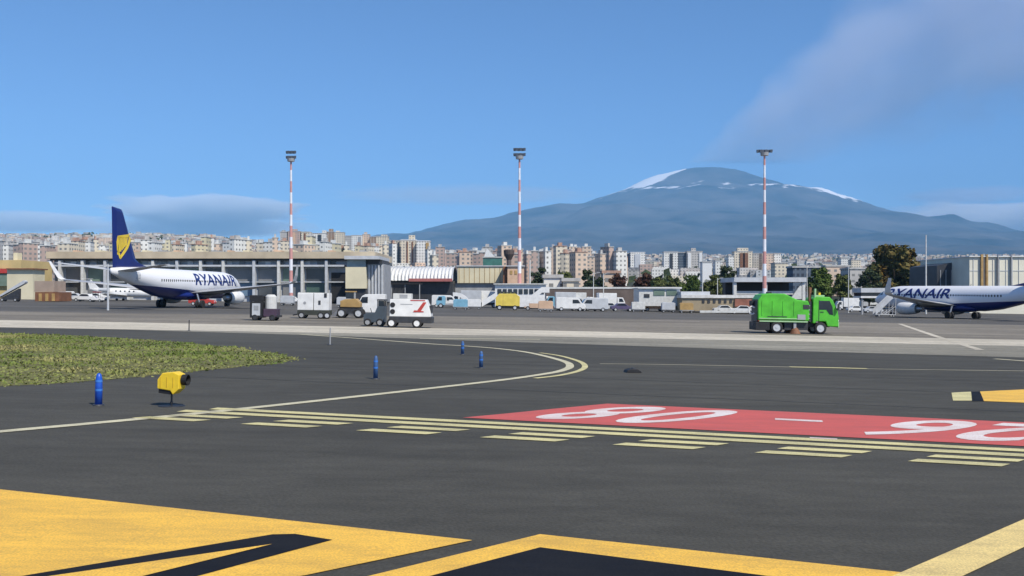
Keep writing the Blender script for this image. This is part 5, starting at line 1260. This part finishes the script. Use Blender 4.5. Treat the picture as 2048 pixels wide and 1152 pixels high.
# ------------------------------------------------------------------ air, clouds and smoke
m = bpy.data.materials.new('haze_air'); m.use_nodes = True; n = m.node_tree.nodes; n.clear()
vo = n.new('ShaderNodeVolumePrincipled'); vo.inputs['Color'].default_value = (.3, .64, 1.0, 1); vo.inputs['Density'].default_value = 3.9e-5; vo.inputs['Anisotropy'].default_value = -0.26
ou = n.new('ShaderNodeOutputMaterial'); m.node_tree.links.new(vo.outputs[0], ou.inputs['Volume'])
M['haze'] = m
hz = MB().box(-31000, 31000, -400, 30500, -80, 3540).build('haze', 'haze'); tag(hz, 'thin blue haze lying over the whole plain in front of the volcano', 'haze', kind='stuff')

def vol_mat(name, col, dens, build, g=-0.45):
    m = bpy.data.materials.new(name); m.use_nodes = True; n = m.node_tree.nodes; l = m.node_tree.links; n.clear()
    vo = n.new('ShaderNodeVolumePrincipled'); vo.inputs['Color'].default_value = (*col, 1); vo.inputs['Anisotropy'].default_value = g
    ou = n.new('ShaderNodeOutputMaterial'); l.new(vo.outputs[0], ou.inputs['Volume'])
    def mth(op, *args):
        q = n.new('ShaderNodeMath'); q.operation = op
        for i, v in enumerate(args):
            if isinstance(v, (int, float)): q.inputs[i].default_value = v
            else: l.new(v, q.inputs[i])
        return q.outputs[0]
    tc = n.new('ShaderNodeTexCoord'); sp = n.new('ShaderNodeSeparateXYZ'); l.new(tc.outputs['Object'], sp.inputs[0])
    def nz(scale, vec=(1, 1, 1), detail=5):
        mp = n.new('ShaderNodeMapping'); mp.inputs['Scale'].default_value = vec; l.new(tc.outputs['Object'], mp.inputs[0])
        q = n.new('ShaderNodeTexNoise'); q.inputs['Scale'].default_value = scale; q.inputs['Detail'].default_value = detail; q.inputs['Roughness'].default_value = .55; l.new(mp.outputs[0], q.inputs[0]); return q.outputs[0]
    d = build(mth, sp.outputs, nz)
    l.new(mth('MULTIPLY', mth('MAXIMUM', d, 0.0), dens), vo.inputs['Density'])
    return m
# ash plume: local x runs along the plume
P0 = Vector((X(1380, 27000), 27000, Z(352, 27000))); P1 = Vector((X(2150, 27000), 27000, Z(-70, 27000))); L = (P1 - P0).length
def plume(mth, s, nz):
    xx = mth('DIVIDE', s[0], L)                                    # 0..1 along
    rad = mth('ADD', 380.0, mth('MULTIPLY', xx, 3500.0))
    nn = mth('MULTIPLY', mth('SUBTRACT', nz(.00055), .5), mth('ADD', 500.0, mth('MULTIPLY', xx, 4200.0)))
    # billows stronger on the upper side
    rr = mth('SQRT', mth('ADD', mth('MULTIPLY', s[2], s[2]), mth('MULTIPLY', s[1], s[1])))
    d = mth('DIVIDE', mth('SUBTRACT', mth('ADD', rad, nn), rr), mth('MULTIPLY', rad, .4))
    d = mth('MINIMUM', mth('MAXIMUM', d, 0.0), 1.0)
    d = mth('MULTIPLY', d, mth('MINIMUM', 1.0, mth('ADD', .8, mth('MULTIPLY', xx, 1.0))))
    d = mth('MULTIPLY', d, mth('MAXIMUM', .12, mth('MULTIPLY', mth('SUBTRACT', nz(.0006, (.6, 1, 1.4)), .3), 4.2)))
    return mth('DIVIDE', mth('MULTIPLY', d, 1600.0), mth('ADD', rad, 600.0))
M['plume'] = vol_mat('ash_plume', (.78, .81, .92), 9.5e-4, plume, g=-.35)
pl = MB().box(0, L, -4300, 4300, -4300, 4300)
ang = math.atan2(P1.z - P0.z, P1.x - P0.x); ROT = Matrix.Translation(P0) @ Matrix.Rotation(-ang, 4, 'Y')
# cut the domain so that it stays above the haze top
pts = []
me = bpy.data.meshes.new('smoke_plume'); bm = bmesh.new(); me0 = bpy.data.meshes.new('q'); me0.from_pydata(pl.v, [], pl.f); bm.from_mesh(me0)
bmesh.ops.recalc_face_normals(bm, faces=bm.faces)
co = ROT.inverted() @ Vector((P0.x, P0.y, 3560)); no = ROT.inverted().to_3x3() @ Vector((0, 0, -1))
g_ = bmesh.ops.bisect_plane(bm, geom=bm.verts[:] + bm.edges[:] + bm.faces[:], plane_co=co, plane_no=no, clear_outer=True)
bmesh.ops.holes_fill(bm, edges=[e for e in bm.edges if e.is_boundary]); bmesh.ops.recalc_face_normals(bm, faces=bm.faces)
bm.to_mesh(me); bm.free(); me.materials.append(M['plume'])
o = bpy.data.objects.new('smoke_plume', me); COL.objects.link(o); o.matrix_world = ROT
tag(o, 'grey violet ash plume drifting from the volcano summit to the upper right', 'smoke', kind='stuff')
def cloud(label, x0, x1, y0, y1, dens, D=34000, col=(1, 1, 1), depth=2500, flat=.35, lump=.5):
    cx, cz = X((x0 + x1) / 2, D), Z((y0 + y1) / 2, D); ax, az = (x1 - x0) / 2 / F * D, (y1 - y0) / 2 / F * D
    def bld(mth, s, nz):
        e = mth('SQRT', mth('ADD', mth('ADD', mth('POWER', mth('ABSOLUTE', mth('DIVIDE', s[0], ax)), 2.0), mth('POWER', mth('ABSOLUTE', mth('DIVIDE', s[1], depth)), 2.0)), mth('POWER', mth('ABSOLUTE', mth('DIVIDE', s[2], az)), 2.0)))
        q = mth('ADD', mth('SUBTRACT', 1.0, e), mth('MULTIPLY', mth('SUBTRACT', nz(1.6 / az, (.18, .3, .8)), .5), lump * 2))
        return mth('MINIMUM', mth('MAXIMUM', mth('MULTIPLY', q, 2.6), 0.0), 1.0)
    m = vol_mat('cloud_vapour', col, dens, bld)
    o = MB().box(-ax * 1.1, ax * 1.1, -depth * 1.1, depth * 1.1, -az * 1.1, az * 1.1).build('cloud', m); o.location = (cx, D, cz)
    return tag(o, label, 'cloud', kind='stuff')
cloud('lens shaped white cloud low on the left between the blue fin and the first mast', 215, 600, 392, 450, 4.5e-3, lump=.75)
cloud('faint grey band under the lens shaped cloud on the left', 150, 640, 436, 476, 1.2e-3, 35500, (.97, .98, 1))
cloud('faint cloud at the far left above the town', -120, 220, 424, 464, 2e-3, 35000)
cloud('pale cloud bank behind the right shoulder of the volcano', 1730, 2260, 404, 482, 4e-3, lump=.7)
cloud('thin grey streak above the cloud bank on the right', 1800, 2080, 376, 406, 5e-4, 36000, (.7, .75, .88))
cloud('thin faint streaks in the sky left of the volcano', 640, 1210, 372, 408, 3e-4, 36000, (.98, .98, 1))

# ------------------------------------------------------------------ labels by place for the rows whose blocks differ only in that
bpy.context.view_layer.update()
ORD = ['first', 'second', 'third', 'fourth', 'fifth', 'sixth', 'seventh', 'eighth', 'ninth', 'tenth', 'eleventh', 'twelfth', 'thirteenth', 'fourteenth', 'fifteenth', 'sixteenth', 'seventeenth', 'eighteenth', 'nineteenth', 'twentieth']
rows = {}
for o in COL.objects:
    g_ = o.get('group', '')
    if o.parent is None and 'blocks' in g_ and ('terminal roof' in g_ or 'far left' in g_ or 'curved hall' in g_): rows.setdefault(g_, []).append(o)
for g_, L_s in rows.items():
    L_s.sort(key=lambda o: o.matrix_world.translation.x / o.matrix_world.translation.y)
    if len(L_s) > 1:
        for k, o in enumerate(L_s[:20]): o['label'] = '%s, %s from left' % (o['label'], ORD[k])
